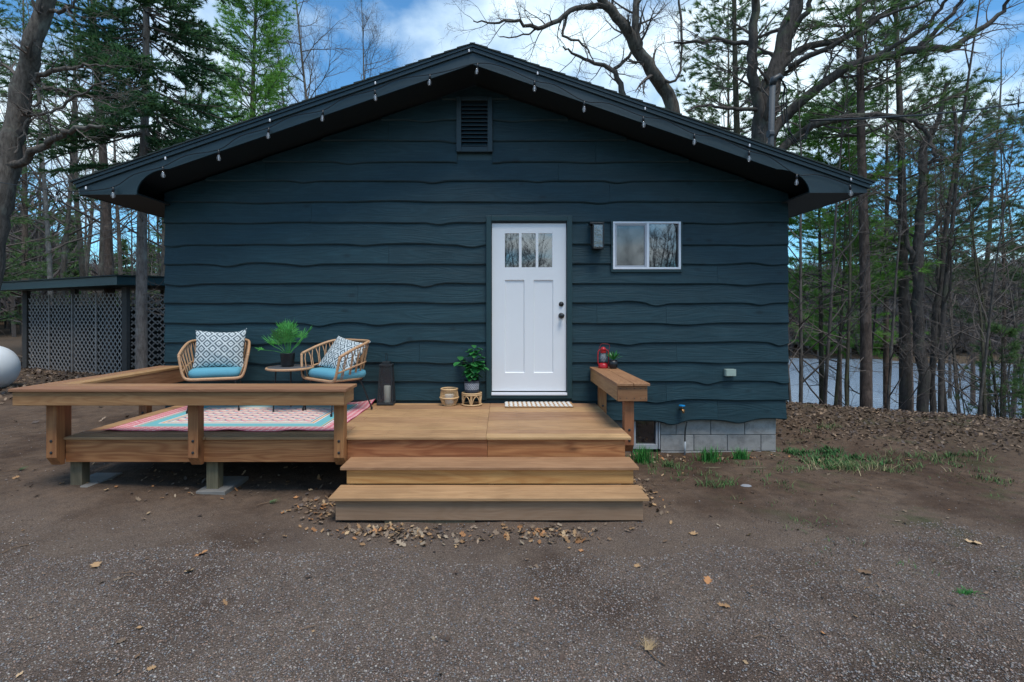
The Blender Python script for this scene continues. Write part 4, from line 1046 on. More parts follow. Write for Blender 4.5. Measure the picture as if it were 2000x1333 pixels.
def bare_tree(name, H, r, seed, label, group=None, mat='bark_grey', crown_from=.35, lean=(0,0), kids=(16, 7, 5), spread=.85, L0=.42, twig='twig', fork=False):
    rng = random.Random(seed); tr = MB(); n = 12; pts = []; x = y = 0; vx, vy = lean
    for i in range(n+1):
        pts.append((x, y, -.3+(H+.3)*i/n)); vx += rng.gauss(0, .025); vy += rng.gauss(0, .025); x += vx*H/n; y += vy*H/n
    rad = [r*(1.25 if i == 0 else 1)*(1-.9*(i/n)**1.2) for i in range(n+1)]
    tr.tube(pts, rad, 8, caps=False); cr = MB(); tips = []
    for k in range(kids[0]):
        u = crown_from+(1-crown_from)*(k+rng.random())/kids[0]; f = u*n; i = min(int(f), n-1); q = lerp(pts[i], pts[i+1], f-i)
        a = rng.uniform(0, 2*pi); el = rng.uniform(.35, 1.0); rr = rad[i]*.5
        branch(cr, q, (cos(a)*cos(el), sin(a)*cos(el), sin(el)), H*L0*(1.15-u)*rng.uniform(.7, 1.1), max(rr, .012), 1, rng, tips, .15, .04, kids, spread=spread)
    root = empty(name, (0, 0, 0), label, 'tree', group)
    tr.build('trunk', M[mat], root, smooth=True); c = cr.build('crown', M[twig], root)
    return root
def needles(name, cen, dirs, L, w, K, mat, parent, rng, spreadang=.9, along=0.0):
    """K narrow blades at every centre, fanning about its direction"""
    cen = np.repeat(np.asarray(cen, float), K, 0); dirs = np.repeat(np.asarray(dirs, float), K, 0); n = len(cen)
    dirs /= np.linalg.norm(dirs, axis=1, keepdims=True)+1e-9
    r = rng.normal(size=(n, 3)); r -= (r*dirs).sum(1, keepdims=True)*dirs; r /= np.linalg.norm(r, axis=1, keepdims=True)+1e-9
    a = np.abs(rng.normal(0, 1, n))*spreadang*.6+.15; a = np.minimum(a, 1.9)[:, None]
    d = dirs*np.cos(a)+r*np.sin(a); l = L*rng.uniform(.6, 1.15, n)[:, None]
    wv = np.cross(d, rng.normal(size=(n, 3))); wv /= np.linalg.norm(wv, axis=1, keepdims=True)+1e-9
    base = cen+dirs*(rng.uniform(-along, 0, n)[:, None])
    V = np.stack([base-wv*w*.5, base+wv*w*.5, base+d*l], 1).reshape(-1, 3)
    F_ = np.arange(len(V)).reshape(-1, 3)
    return np_mesh(name, V, F_, mat, parent)
def pine(name, H, r, seed, label, group=None, bark_='bark_red', leafm='pine', crown_from=.4, width=2.2, tuft=.16, K=16, lean=(0,0), whorls=22, per=5, up=.15, dead=8, nw=.010, sub=7, topw=.25, droop=0.0):
    rng = random.Random(seed); nr = np.random.default_rng(seed); tr = MB(); n = 14; pts = []; x = y = 0; vx, vy = lean
    for i in range(n+1):
        pts.append((x, y, -.3+(H+.3)*i/n)); vx += rng.gauss(0, .008); vy += rng.gauss(0, .008); x += vx*H/n; y += vy*H/n
    rad = [r*(1-.88*(i/n)) for i in range(n+1)]; tr.tube(pts, rad, 9, caps=False)
    br_ = MB(); cen, dr = [], []
    for k in range(dead):                             # bare dead stubs below the crown
        u = rng.uniform(.12, crown_from); f = u*n; i = int(f); q = lerp(pts[i], pts[i+1], f-i); a = rng.uniform(0, 2*pi)
        branch(br_, q, (cos(a), sin(a), rng.uniform(-.3, .25)), rng.uniform(.5, 1.4)*width*.5, .012, 2, rng, [], .1, 0, kids=(0, 0, 4))
    for wv in range(whorls):
        u = crown_from+(1-crown_from)*(wv+rng.random()*.8)/whorls; f = min(u*n, n-.01); i = int(f); q = lerp(pts[i], pts[i+1], f-i)
        t = (u-crown_from)/(1-crown_from); wd = width*(1-(1-topw)*t)*(.65+.35*min(1, t*5+.3))
        for k in range(per):
            a = rng.uniform(0, 2*pi); L = wd*rng.uniform(.55, 1.15); e = up+.5*t-droop*(1-t)+rng.gauss(0, .1)
            m_ = 5; bp = [q]; d = [cos(a)*cos(e), sin(a)*cos(e), sin(e)]; p_ = q
            for s in range(m_):
                d[0] += rng.gauss(0, .09); d[1] += rng.gauss(0, .09); d[2] += rng.gauss(0, .05)+(.06 if droop == 0 else .04)
                p_ = (p_[0]+d[0]*L/m_, p_[1]+d[1]*L/m_, p_[2]+d[2]*L/m_); bp.append(p_)
            br_.tube(bp, [max(.006, rad[i]*.28)*(1-.8*s/m_) for s in range(m_+1)], 4, caps=False)
            for s in range(sub):
                uu = .3+.7*(s+rng.random())/sub; g = min(uu*m_, m_-.01); j = int(g); c0 = lerp(bp[j], bp[j+1], g-j)
                sd = -1 if s % 2 else 1; th = a+sd*rng.uniform(.4, 1.0); l2 = L*.34*(1.15-uu)*rng.uniform(.7, 1.2)+tuft*.5
                d2 = (cos(th)*cos(e), sin(th)*cos(e), rng.gauss(.12, .15)-droop*.5); c1 = tuple(c0[z_]+d2[z_]*l2 for z_ in range(3))
                br_.tube([c0, c1], [.006, .003], 3, caps=False)
                nn = max(1, int(l2/(tuft*.75)))
                for z_ in range(nn): cen.append(lerp(c0, c1, (z_+1)/nn)); dr.append(d2)
            cen.append(bp[-1]); dr.append(tuple(d))
    root = empty(name, (0, 0, 0), label, 'tree', group)
    tr.build('trunk', M[bark_], root, smooth=True); br_.build('branches', M['twig'], root, kind='stuff')
    needles('foliage', cen, dr, tuft, nw, K, M[leafm], root, nr, .9, tuft*.5)['kind'] = 'stuff'
    return root
def put(t, px, Z, dz=0, rz=0, s=1):
    x = (px-978)*Z/F; y = Z-6.1; t.location = (x, y, gz1(x, y)+dz); t.rotation_euler = (0, 0, rz); t.scale = (s, s, s); return t
def dup(root, label=None, group=None):
    r_ = root.copy(); C.objects.link(r_)
    if label: r_['label'] = label
    if group: r_['group'] = group
    for ch in list(root.children): c = ch.copy(); C.objects.link(c); c.parent = r_
    return r_
def limbs(name, label, trunkpaths, mat, seed, kids=(9, 7, 5), twl=1.1, twig='twig', cat='tree'):
    """a tree whose main limbs follow given lines; path = [(px, py, Z, width px)]"""
    rng = random.Random(seed); tw = MB(); tb_ = MB(); tips = []
    b0 = trunkpaths[0][0]; bp = P(b0[0], b0[1], b0[2]); org = (bp[0], bp[1], gz1(bp[0], bp[1]))
    for pi_, path in enumerate(trunkpaths):
        w = [P(*q[:3]) for q in path]; w = [tuple(c[k]-org[k] for k in range(3)) for c in w]
        if pi_ == 0: w = [(w[0][0], w[0][1], -.3)]+w; path = [path[0]]+list(path)
        rr = [q[3]*q[2]/F/2 for q in path]
        sm = smooth_path(w, 4); rs_ = []
        for i in range(len(sm)): f = i/4; j = min(int(f), len(rr)-2); rs_.append(rr[j]+(rr[j+1]-rr[j])*(f-j))
        js = random.Random(seed+pi_); sm = [sm[0]]+[(a+js.gauss(0, .018), b+js.gauss(0, .03), c+js.gauss(0, .018)) for a, b, c in sm[1:]]
        tb_.tube(sm, rs_, 9, caps=False)
        # side limbs off the given line
        L = sum(math.dist(sm[i], sm[i+1]) for i in range(len(sm)-1))
        nk = int(L*(2.6 if pi_ else .9))+2
        for k in range(nk):
            u = (.25 if pi_ else .45)+(.75 if pi_ else .55)*(k+rng.random())/nk; f = min(u*(len(sm)-1), len(sm)-1.01); i = int(f); q = lerp(sm[i], sm[i+1], f-i)
            t = np.subtract(sm[i+1], sm[i]); t /= np.linalg.norm(t)+1e-9; o_ = np.array([rng.gauss(0, 1) for _ in range(3)]); o_ -= o_.dot(t)*t; o_ /= np.linalg.norm(o_)
            a = rng.uniform(.6, 1.2); d = t*cos(a)+o_*sin(a)
            branch(tw, q, tuple(d), twl*rng.uniform(.5, 1.2), max(.008, rs_[i]*.35), 1, rng, tips, .17, .015, kids)
    root = empty(name, org, label, cat); tb_.build('trunk', M[mat], root, smooth=True); tw.build('crown', M[twig], root, kind='stuff')
    return root

# --- big trees whose limbs the photograph shows
limbs('oak_tree', 'big bare oak spreading limbs over the right roof slope beside the conduit mast', [
 [(1500,760,10.5,46),(1497,420,10.5,44),(1490,270,10.5,44),(1500,200,10.5,38),(1522,120,10.5,32),(1550,20,10.5,26),(1572,-80,10.4,18)],
 [(1487,262,10.4,22),(1478,180,10.3,20),(1467,110,10.2,18),(1476,20,10.1,16),(1470,-80,10,12)],
 [(1496,275,10.4,20),(1528,235,10.4,20),(1575,190,10.2,19),(1640,140,10,18),(1700,117,9.8,17),(1790,96,9.6,15),(1850,95,9.5,12),(1905,62,9.4,10),(1962,20,9.3,7),(1978,-20,9.2,5)],
 [(1506,185,10.4,16),(1516,150,10.4,15),(1560,98,10.6,14),(1640,78,10.8,12),(1700,45,11,10),(1760,8,11.2,7),(1800,-20,11.3,5)],
 [(1798,92,9.6,9),(1830,55,9.5,8),(1870,15,9.4,7),(1890,-30,9.3,6)],
 [(1700,117,9.8,9),(1770,75,9.6,8),(1820,45,9.5,7),(1846,0,9.4,6)],
 [(1496,330,10.4,16),(1545,275,10.4,16),(1600,240,10,14),(1690,224,9.6,12),(1760,232,9.4,10),(1805,252,9.3,8),(1822,290,9.2,7),(1818,322,9.2,4)],
 [(1473,84,10.2,9),(1420,82,10.3,8),(1360,80,10.4,6),(1318,84,10.5,4)],
 [(1480,215,10.3,8),(1430,213,10.2,7),(1385,205,10.1,5),(1342,218,10,3)],
 [(1535,90,10.5,14),(1560,45,10.3,12),(1582,5,10.2,9),(1590,-50,10.1,6)],
 [(1540,130,10.4,11),(1600,100,10,10),(1680,60,9.7,8),(1735,30,9.5,6),(1830,-5,9.3,4)]], 'bark_dark', 21, kids=(0, 6, 4), twl=1.0)
limbs('maple_tree', 'bare tree with one long arching limb above the roof right of the ridge', [
 [(1370,620,13,34),(1345,400,13,32),(1312,205,13,26),(1278,150,12.8,25),(1248,98,12.6,23),(1215,45,12.4,20),(1172,-2,12.2,17),(1140,-60,12,14)],
 [(1247,98,12.6,15),(1240,40,12.5,14),(1248,-30,12.5,11)],
 [(1200,20,12.4,10),(1140,12,12.2,10),(1088,40,12,9),(1048,56,11.9,8),(1005,42,11.8,6),(965,48,11.7,4),(925,40,11.6,2)],
 [(1050,55,11.9,4),(1020,70,11.8,3),(975,72,11.7,2)],
 [(1108,28,12.1,6),(1100,70,12,5),(1138,85,12,4),(1155,115,12,2)],
 [(1235,250,13,15),(1215,176,13,12),(1195,135,13,9),(1160,122,13,7),(1125,108,12.8,5),(1100,92,12.7,3)],
 [(1278,150,12.8,6),(1318,158,12.7,5),(1330,120,12.7,4),(1332,60,12.6,5),(1326,0,12.6,4)],
 [(1195,140,13,8),(1228,112,13,6),(1240,60,13,4)]], 'bark_grey', 22, kids=(0, 6, 5), twl=1.1)
limbs('old_leaning_tree', 'thick leaning lichen spotted tree trunk at the far left with crooked side limbs', [
 [(-40,700,9,48),(-14,470,9,44),(4,380,9,41),(22,280,9,38),(40,195,9,34),(62,100,8.9,31),(92,0,8.8,28),(110,-70,8.7,28)],
 [(18,330,9,15),(50,312,8.9,14),(85,285,8.8,13),(120,265,8.7,11),(165,252,8.6,9),(200,250,8.5,5)],
 [(52,165,9,11),(75,150,8.9,10),(110,136,8.8,8),(150,132,8.7,6),(185,125,8.6,4),(225,132,8.5,2)],
 [(66,158,9,7),(95,172,8.9,6),(125,178,8.8,5),(160,184,8.7,3),(215,205,8.6,2)],
 [(68,160,9,6),(74,190,8.9,5),(58,218,8.9,5),(40,260,8.9,4),(34,300,8.9,4)],
 [(96,20,8.8,8),(120,22,8.7,7),(136,16,8.6,5),(148,-10,8.5,4)],
 [(50,228,9,6),(90,222,8.8,5),(130,200,8.7,5),(175,180,8.6,4),(225,150,8.5,2)]], 'bark_grey', 23, kids=(0, 5, 4), twl=.9)
# --- spruce in front of the shed and the pines round it
t = pine('spruce_tree', 15.5, .128, 31, 'tall dark spruce with a slim speckled trunk in front of the lattice shed', bark_='bark_spruce', leafm='spruce', crown_from=.325, width=3.0, tuft=.13, K=18, whorls=34, per=8, up=-.30, dead=34, nw=.024, sub=15, topw=.12, droop=.25)
put(t, 276, 11.4)
t = pine('white_pine', 15.5, .17, 32, 'bright green feathery pine rising behind the left roof slope', leafm='pine_light', bark_='bark_moss', crown_from=.22, width=3.0, tuft=.19, K=22, whorls=30, per=7, up=.25, nw=.018, sub=11, topw=.35)
put(t, 487, 18.5)
t = pine('slim_pine', 15, .15, 33, 'slim pine trunk between the leaning tree and the spruce', 'pines left of the cabin', leafm='pine', crown_from=.38, width=1.9, tuft=.15, K=14, whorls=16, per=4, dead=14, nw=.016, sub=6)
put(t, 217, 14.5)
t = pine('background_pine', 14, .14, 34, 'dark pine with full low boughs at the left edge behind the leaning tree', 'pines left of the cabin', leafm='pine', crown_from=.10, width=2.6, tuft=.17, K=14, whorls=22, per=5, nw=.018, sub=6)
pA = put(t, 52, 19)
for i, (px, Z, s, rz, lab) in enumerate(((-60, 14, 1.05, 2, 'pine with boughs entering the frame at the left edge, near the propane tank'), (385, 23, 1.0, 1, 'pine just left of the roof eave, behind the spruce boughs'))):
    put(dup(pA, lab), px, Z, 0, rz, s)
# --- bare woods, left
B1 = bare_tree('bare_tree', 13, .10, 41, 'thin bare tree in the woods left of the cabin', 'bare trees in the woods left of the cabin', crown_from=.3, kids=(16, 7, 5), twig='twig_far')
B2 = bare_tree('bare_tree', 12, .08, 42, 'thin bare tree in the woods left of the cabin', 'bare trees in the woods left of the cabin', crown_from=.2, kids=(15, 7, 5), twig='twig_far', mat='bark_dark')
B3 = bare_tree('bare_tree', 14, .12, 43, 'thin bare tree in the woods left of the cabin', 'bare trees in the woods left of the cabin', crown_from=.35, lean=(.06, 0), kids=(17, 7, 5), twig='twig')
gA = 'thin bare tree in the woods left of the cabin', 'bare trees in the woods left of the cabin'
rt = random.Random(9)
proto = [B1, B2, B3]; used = [False]*3
def place_bare(px, Z, s=1, lab=None, grp=None, k=None, lean=0):
    k = rt.randrange(3) if k is None else k
    if lab is None or lab == gA[0]:
        if not used[k]: t = proto[k]; used[k] = True
        else: t = dup(proto[k])
    else: t = dup(proto[k], lab, grp)
    return put(t, px, Z, 0, rt.uniform(0, 6.28), s)
for px, Z in ((75,22),(105,19),(150,26),(178,21),(200,30),(245,24),(315,28),(-20,24),(345,25),(160,38),(260,40),(10,45),(220,48),(95,48),(290,34),(560,40),(-90,30),(190,17),(312,17)):
    place_bare(px, Z, rt.uniform(.85, 1.2))
for px, Z, s, lab in ((645, 20, 1.0, 'fine twigged bare tree behind the roof left of the ridge, nearest the green pine'), (735, 25, 1.08, 'fine twigged bare tree behind the roof, closest to the ridge on its left'), (590, 27, 1.15, 'fine twigged bare tree between the green pine and the roof'), (100, 16, .9, 'pale straight bare trunk standing over the shed roof')):
    t = bare_tree('bare_tree', 17 if px > 500 else 13, .10, 50+px, lab, 'bare trees behind the roof' if px > 500 else None, crown_from=.3, kids=(34, 12, 9) if px > 500 else (20, 9, 6), mat='bark_pale' if px == 100 else 'bark_grey', L0=.38, twig='twig')
    put(t, px, Z, 0, rt.uniform(0, 6), s)
# --- right side: pines and saplings on the bank, between the cabin and the lake
t = pine('tall_pine', 15, .120, 61, 'tall straight pale barked pine just right of the roof eave on the lake bank', 'pines on the lake bank', leafm='pine', bark_='bark_red', crown_from=.42, width=2.1, tuft=.19, K=20, whorls=16, per=5, dead=22, nw=.016, sub=7, lean=(.004, 0)); put(t, 1692, 10.2, 0)
t = pine('tall_pine', 13.5, .130, 62, 'dark trunked pine standing second right of the roof eave on the lake bank', 'pines on the lake bank', leafm='pine_brown', bark_='bark_dark', crown_from=.36, width=2.0, tuft=.19, K=18, whorls=13, per=4, dead=26, nw=.016, sub=6, lean=(.0, .0)); put(t, 1766, 10.9, 0)
limbs('forked_tree', 'dark forked tree on the lake bank right of the two tall pines', [
 [(1806,830,10.4,20),(1800,700,10.4,19),(1790,560,10.4,18),(1795,450,10.4,16),(1802,350,10.4,16),(1808,280,10.4,13),(1830,240,10.3,9),(1850,160,10.2,5)],
 [(1793,540,10.4,10),(1775,480,10.4,9),(1768,440,10.4,7),(1750,380,10.3,4)],
 [(1800,470,10.4,9),(1850,420,10.2,7),(1880,380,10.1,5),(1940,360,10,3)],
 [(1803,320,10.4,8),(1850,312,10.2,6),(1900,285,10.1,4),(1960,250,10,2)],
 [(1822,830,10.6,11),(1824,640,10.6,10),(1845,480,10.6,8),(1860,330,10.7,6),(1865,200,10.8,5)]], 'bark_dark', 63, kids=(0, 6, 5), twl=1.0)
t = pine('red_pine', 14, .10, 64, 'red pine with clumped needle tufts above the power cable at the right', 'red pines on the lake side', leafm='pine_brown', bark_='bark_red', crown_from=.45, width=2.4, tuft=.22, K=34, whorls=14, per=5, up=.35, dead=14, nw=.018, sub=6, topw=.5); RP = put(t, 1735, 14.5, .4)
for px, Z, s, lab in ((1835, 17, 1.0, 'clump needled red pine near the right edge, behind the forked tree'), (1960, 15, .82, 'red pine with low tufted boughs at the right edge of the photo'), (1425, 15.5, 1.0, 'slender pine trunk behind the roof left of the oak'), (2090, 15, 1.0, 'red pine whose tufted boughs reach in from outside the right edge'), (1640, 22, 1.0, 'red pine showing just above the right roof eave'), (1900, 25, 1.05, 'distant red pine between the forked tree and the right edge'), (1780, 23, .95, 'distant red pine filling the gap behind the dark trunked pine'), (1370, 19, .85, 'small pine top peeking over the roof between the maple limb and the oak')):
    put(dup(RP, lab), px, Z, 2.5 if Z > 18 else .8, rt.uniform(0, 6), s)
t = pine('mossy_pine', 15, .15, 65, 'thick mossy trunk behind the roof, left neighbour of the oak', bark_='bark_moss', leafm='pine', crown_from=.5, width=1.8, tuft=.17, K=14, whorls=14, per=4, dead=14, nw=.016, sub=5); put(t, 1448, 12.8)
# boughs low beside the wall: young white pines
YP = pine('young_white_pine', 8.2, .07, 66, 'young white pine with soft green boughs directly right of the cabin wall', 'young white pines by the cabin', leafm='pine_light', bark_='bark_moss', crown_from=.42, width=2.1, tuft=.17, K=26, whorls=18, per=6, up=.05, nw=.015, sub=11, dead=6, topw=.4); put(YP, 1605, 12.0, .4)
put(dup(YP, 'young white pine with boughs in front of the lake, left of the pale barked pine'), 1655, 15.5, 1.8, 3, .85)
YQ = pine('young_pine', 3.4, .04, 67, 'small bushy green pine low at the right edge of the lake bank', leafm='pine', bark_='bark_moss', crown_from=.15, width=.9, tuft=.12, K=20, whorls=14, per=5, up=.25, nw=.010, sub=6, dead=0, topw=.3); put(YQ, 1952, 10.2, -.2)
S1 = bare_tree('sapling', 7.5, .035, 71, 'bare sapling on the lake bank', 'bare saplings on the lake bank', crown_from=.22, kids=(16, 6, 4), mat='bark_moss', L0=.30)
S2 = bare_tree('sapling', 8.5, .045, 72, 'bare sapling on the lake bank', 'bare saplings on the lake bank', crown_from=.3, kids=(15, 6, 4), mat='bark_dark', L0=.30, lean=(.04, 0))
S3 = bare_tree('sapling', 6.5, .03, 73, 'bare sapling on the lake bank', 'bare saplings on the lake bank', crown_from=.12, kids=(16, 6, 4), mat='bark_grey', L0=.36, lean=(-.03, 0))
SP = [S1, S2, S3]; su_ = [0, 0, 0]; sap = []
for px, Z in ((1546,9.3),(1562,9.6),(1610,10.4),(1636,11.2),(1658,9.8),(1680,11.8),(1728,10.2),(1838,10.2),(1862,11.2),(1880,12.5),(1905,9.4),(1930,9.8),(1958,10.4),(1986,11.2),(2015,10.5),(1865,15),(1910,16),(1888,14),(1935,13.6)):
    k = rt.randrange(3); t = dup(SP[k]) if su_[k] else SP[k]; su_[k] = 1
    put(t, px, Z, 0, rt.uniform(0, 6.28), rt.uniform(.8, 1.3)); sap.append(t)
ORD = 'first second third fourth fifth sixth seventh eighth ninth tenth eleventh twelfth thirteenth fourteenth fifteenth sixteenth seventeenth eighteenth nineteenth twentieth'.split()
sap.sort(key=lambda q: q.location.x/(q.location.y+6.1))
for i, q in enumerate(sap): q['label'] = 'thin bare sapling on the lake bank, ' + (ORD[i]+' one counted from the cabin corner' if i < 12 else (ORD[len(sap)-1-i] if i < len(sap)-1 else 'outermost')+' one counted in from the right edge')
for px, Z in ((1840,19),(1925,18),(1975,20),(2020,17),(1690,30),(1855,33),(2060,22),(1260,20),(1110,24),(1180,30),(1400,24),(1540,22),(1610,24)):
    place_bare(px, Z, rt.uniform(.9, 1.15), 'slender bare tree rising in the background on the lake side', 'bare trees on the lake side').location.z += 1.5
# --- far woods: masses of trunks, twigs and evergreen crowns nobody could count
def far_woods(name, label, spots, hmin, hmax, ever, seed, tw=260, blade=.5, evmat='pine'):
    nr = np.random.default_rng(seed); rg = random.Random(seed); tr = MB(); cen = []; d = []; ec = []; ed_ = []
    for x, y in spots:
        z = gz1(x, y); h = rg.uniform(hmin, hmax)
        tr.tube([(x, y, z-.3), (x+rg.gauss(0, .2), y, z+h*.5), (x+rg.gauss(0, .5), y, z+h)], [rg.uniform(.07, .16), .07, .02], 4, caps=False)
        if rg.random() < ever:
            for k in range(150):
                t = rg.random()**.8; a = rg.uniform(0, 6.28); R_ = h*.17*(1.05-t)*rg.uniform(.3, 1); q = (x+R_*cos(a), y+R_*sin(a), z+h*(.15+.85*t)); ec.append(q); ed_.append((cos(a), sin(a), .2))
        else:
            for k in range(tw//4):
                t = rg.uniform(.12, 1); a = rg.uniform(0, 6.28); R_ = h*.16*rg.random(); q = (x+R_*cos(a), y+R_*sin(a), z+h*t); cen.append(q); d.append((cos(a)*.6, sin(a)*.6, 1))
    o = tr.build(name, M['bark_far'], None); tag(o, label[0], 'woods', kind='stuff')
    o = needles(name, cen, d, 1.5, blade*.06, 5, M['twig_far'], None, nr, .6, .3); tag(o, label[1], 'woods', kind='stuff')
    if ec: o = needles(name, ec, ed_, .7, .16, 7, M[evmat], None, nr, 1.1, .3); tag(o, label[2], 'woods', kind='stuff')
M['bark_far'] = plain('far_bark', (.075, .062, .055), .95, vary=.4, sc_=.5)
rw = random.Random(77)
spots = []
while len(spots) < 330:                               # beyond the shed, left
    x, y = rw.uniform(-100, 12), rw.uniform(42, 85)
    if x < (y+6)*-.15+4: spots.append((x, y))
while len(spots) < 420:
    Z = rw.uniform(26, 48); spots.append((-Z*rw.uniform(.86, 1.25), Z-6.1))
far_woods('far_woods', ('dim trunks of the far woods behind the shed', 'haze of bare twigs in the far woods behind the shed', 'dark evergreens mixed in the far woods behind the shed'), spots, 5, 9, .3, 1, blade=1.6)
spots = []
while len(spots) < 900:                               # across the lake
    Z = rw.uniform(60, 105); x, y = Z*rw.uniform(.2, 1.25), Z-6.1; s = (x-4.9)*.49+(y-2.1)*.87
    if 62.5 < s < 105: spots.append((x, y))
far_woods('far_shore_woods', ('trunks lining the far shore of the lake', 'brown grey bare crowns on the far shore of the lake', 'few dark evergreens on the far shore of the lake'), spots, 7, 12, .12, 2, tw=420, blade=2.2)
spots = [(rw.uniform(9, 40), rw.uniform(-3, 22)) for _ in range(600)]
spots = [(x, y) for x, y in spots if 9 < math.hypot(x, y+6.1) and x > (y+6.1)*.98 and (x-4.9)*.49+(y-2.1)*.87 > 1.5][:45]
far_woods('bank_thicket', ('thin trunks of the thicket at the right edge of the bank', 'tangle of bare twigs in the thicket at the right edge', 'evergreen sprays in the thicket at the right edge'), spots, 5, 9, .25, 4, tw=220, blade=.35, evmat='pine_brown')
# --- behind the photographer: the yard's trees, seen mirrored in the glass
for i, (x, y, s, k) in enumerate(((-1.2, -17, 1.1, 2), (3.8, -19, 1.15, 0), (-7, -22, 1.1, 0), (9.5, -21, 1.1, 2))):
    t = dup(proto[k], 'bare yard tree across the drive, mirrored in the door glass', 'bare trees mirrored in the glass'); t.location = (x, y, gz1(x, y)); t.scale = (s,)*3; t.rotation_euler = (0, 0, i*1.7)
spots = []
while len(spots) < 300:
    a = rw.uniform(pi*.98, pi*2.02); R_ = rw.uniform(34, 58); spots.append((R_*cos(a), -6+R_*sin(a)))
far_woods('woods_across_the_drive', ('trunks of the woods across the drive', 'bare crowns of the woods across the drive', 'evergreens in the woods across the drive'), spots, 7, 12, .0, 5)

# ------------------------------------------------------------------ ground cover
nr = np.random.default_rng(12)
def in_view(x, y, m=.6): Z = y+6.1; return (x > -(978/F)*Z-m) & (x < (1022/F)*Z+m)
def scatter(name, label, cat, n, tmplV, tmplF, xs, ys, smin, smax, tilt, cols, mat, lift=0.0, flat=1.0, kind='stuff', power=1.0):
    n = len(xs); k = len(tmplV)
    s = smin+(smax-smin)*nr.random(n)**power; a = nr.uniform(0, 2*pi, n); tl = nr.normal(0, tilt, (n, 2))
    V = np.repeat(tmplV[None], n, 0)*s[:, None, None]
    V[:, :, 2] *= flat
    V[:, :, 2] += V[:, :, 0]*tl[:, :1]+V[:, :, 1]*tl[:, 1:]
    c_, s_ = np.cos(a)[:, None], np.sin(a)[:, None]
    X_ = V[:, :, 0]*c_-V[:, :, 1]*s_; Y_ = V[:, :, 0]*s_+V[:, :, 1]*c_
    zz = gz(xs, ys)+lift
    W = np.stack([X_+xs[:, None], Y_+ys[:, None], V[:, :, 2]+zz[:, None]+(s*.0)[:, None]], 2).reshape(-1, 3)
    Fc = (tmplF[None]+(np.arange(n)*k)[:, None, None]).reshape(-1, tmplF.shape[1])
    ci = nr.integers(0, len(cols), n); cc = np.asarray(cols)[ci]*nr.uniform(.7, 1.25, n)[:, None]
    o = np_mesh(name, W, Fc, mat, col=np.repeat(cc, k, 0)); return tag(o, label, cat, kind=kind)
M['stone'] = attr_mat('pebble', .85); M['leaf'] = attr_mat('dry_leaf', .85)
pebV = np.array([[1,0,0],[.2,.8,.1],[-.9,.3,0],[-.5,-.8,.05],[.5,-.7,0],[.1,.05,.75],[-.1,0,-.5]], float)
pebF = np.array([[0,1,5],[1,2,5],[2,3,5],[3,4,5],[4,0,5],[1,0,6],[2,1,6],[3,2,6],[4,3,6],[0,4,6]])
N = 190000
x = nr.uniform(-6, 6, N); y = -3.98+1.75*nr.random(N)**1.25
edge = -3.05+.55*nz(x, y, .8, 8)+.35*nz(x, y, 2.3, 9)
keep = in_view(x, y, .3) & (nr.random(N) < np.where(y < edge, 1.0, .10)) & (nz(x, y, 1.6, 11) + .5*nr.random(N) > .32)
x, y = x[keep], y[keep]
stc = [(.23,.18,.16),(.27,.22,.20),(.18,.14,.125),(.32,.275,.235),(.17,.165,.165),(.28,.185,.135),(.25,.17,.125),(.14,.105,.085),(.36,.32,.28),(.20,.19,.185),(.11,.085,.07)]
scatter('gravel', 'grey and brown gravel spread over the drive in front of the steps', 'gravel', 0, pebV, pebF, x, y, .0024, .0085, .15, stc, M['stone'], .001, .7, power=2.6)
N = 16000; x = nr.uniform(-8, 9, N); y = nr.uniform(-3.3, 1.0, N); keep = in_view(x, y) & ~((x > -4) & (x < 1.2) & (y > -2.3)) & ~((x > -4) & (x < 3.5) & (y > -.02))
x, y = x[keep], y[keep]; scatter('loose_stones', 'small loose stones and crumbs of earth over the dirt yard', 'stones', 0, pebV, pebF, x, y, .002, .009, .2, [(.12,.085,.065),(.07,.05,.04),(.18,.14,.12),(.045,.033,.027),(.24,.21,.19)], M['stone'], .001, .7, power=2.5)
# oak leaf outline with lobes, folded along the rib
lo = [(0, -.5), (.10, -.32), (.26, -.30), (.15, -.15), (.36, -.05), (.18, .06), (.38, .22), (.16, .26), (.14, .42), (0, .52)]
ol = [(a, b) for a, b in lo]+[(-a, b-.02) for a, b in lo[-2:0:-1]]
leafV = np.array([[a, b, .30*abs(a)+.35*b*b+.06*sin(b*9+a*5)] for a, b in ol]+[[0, 0, 0]], float); nl = len(ol)
leafF = np.array([[i, (i+1) % nl, nl] for i in range(nl)])
lc = [(.36,.22,.11),(.27,.155,.075),(.44,.30,.17),(.16,.10,.06),(.30,.23,.16),(.36,.17,.07),(.22,.16,.11)]
dark = [(.15,.10,.065),(.09,.06,.045),(.20,.14,.095),(.065,.046,.037),(.27,.19,.13),(.13,.10,.085)]
def pile(cx_, cy_, sx, sy, n): return nr.normal(cx_, sx, n), nr.normal(cy_, sy, n)
P1 = [pile(-.95, -2.37, .17, .05, 95), pile(-.68, -2.47, .18, .08, 90), pile(-.35, -2.50, .16, .06, 30), pile(.28, -2.42, .17, .05, 80), pile(.45, -2.50, .13, .07, 60), pile(0, -2.45, .7, .10, 60),
      pile(-1.5, -1.98, .12, .12, 90), pile(-1.42, -1.75, .15, .12, 60), pile(1.28, -1.6, .07, .20, 70), pile(1.30, -2.0, .06, .12, 16), pile(1.7, -.35, .25, .12, 70), pile(2.6, -.25, .5, .06, 60), pile(-2.2, -1.4, .8, .3, 90), pile(-3.2, -1.3, .6, .35, 50), pile(3.3, -.2, .2, .10, 30)]
x = np.concatenate([p[0] for p in P1]); y = np.concatenate([p[1] for p in P1]); k_ = ~((np.abs(x+.09) < 1.25) & (y > -2.26)); x, y = x[k_], y[k_]
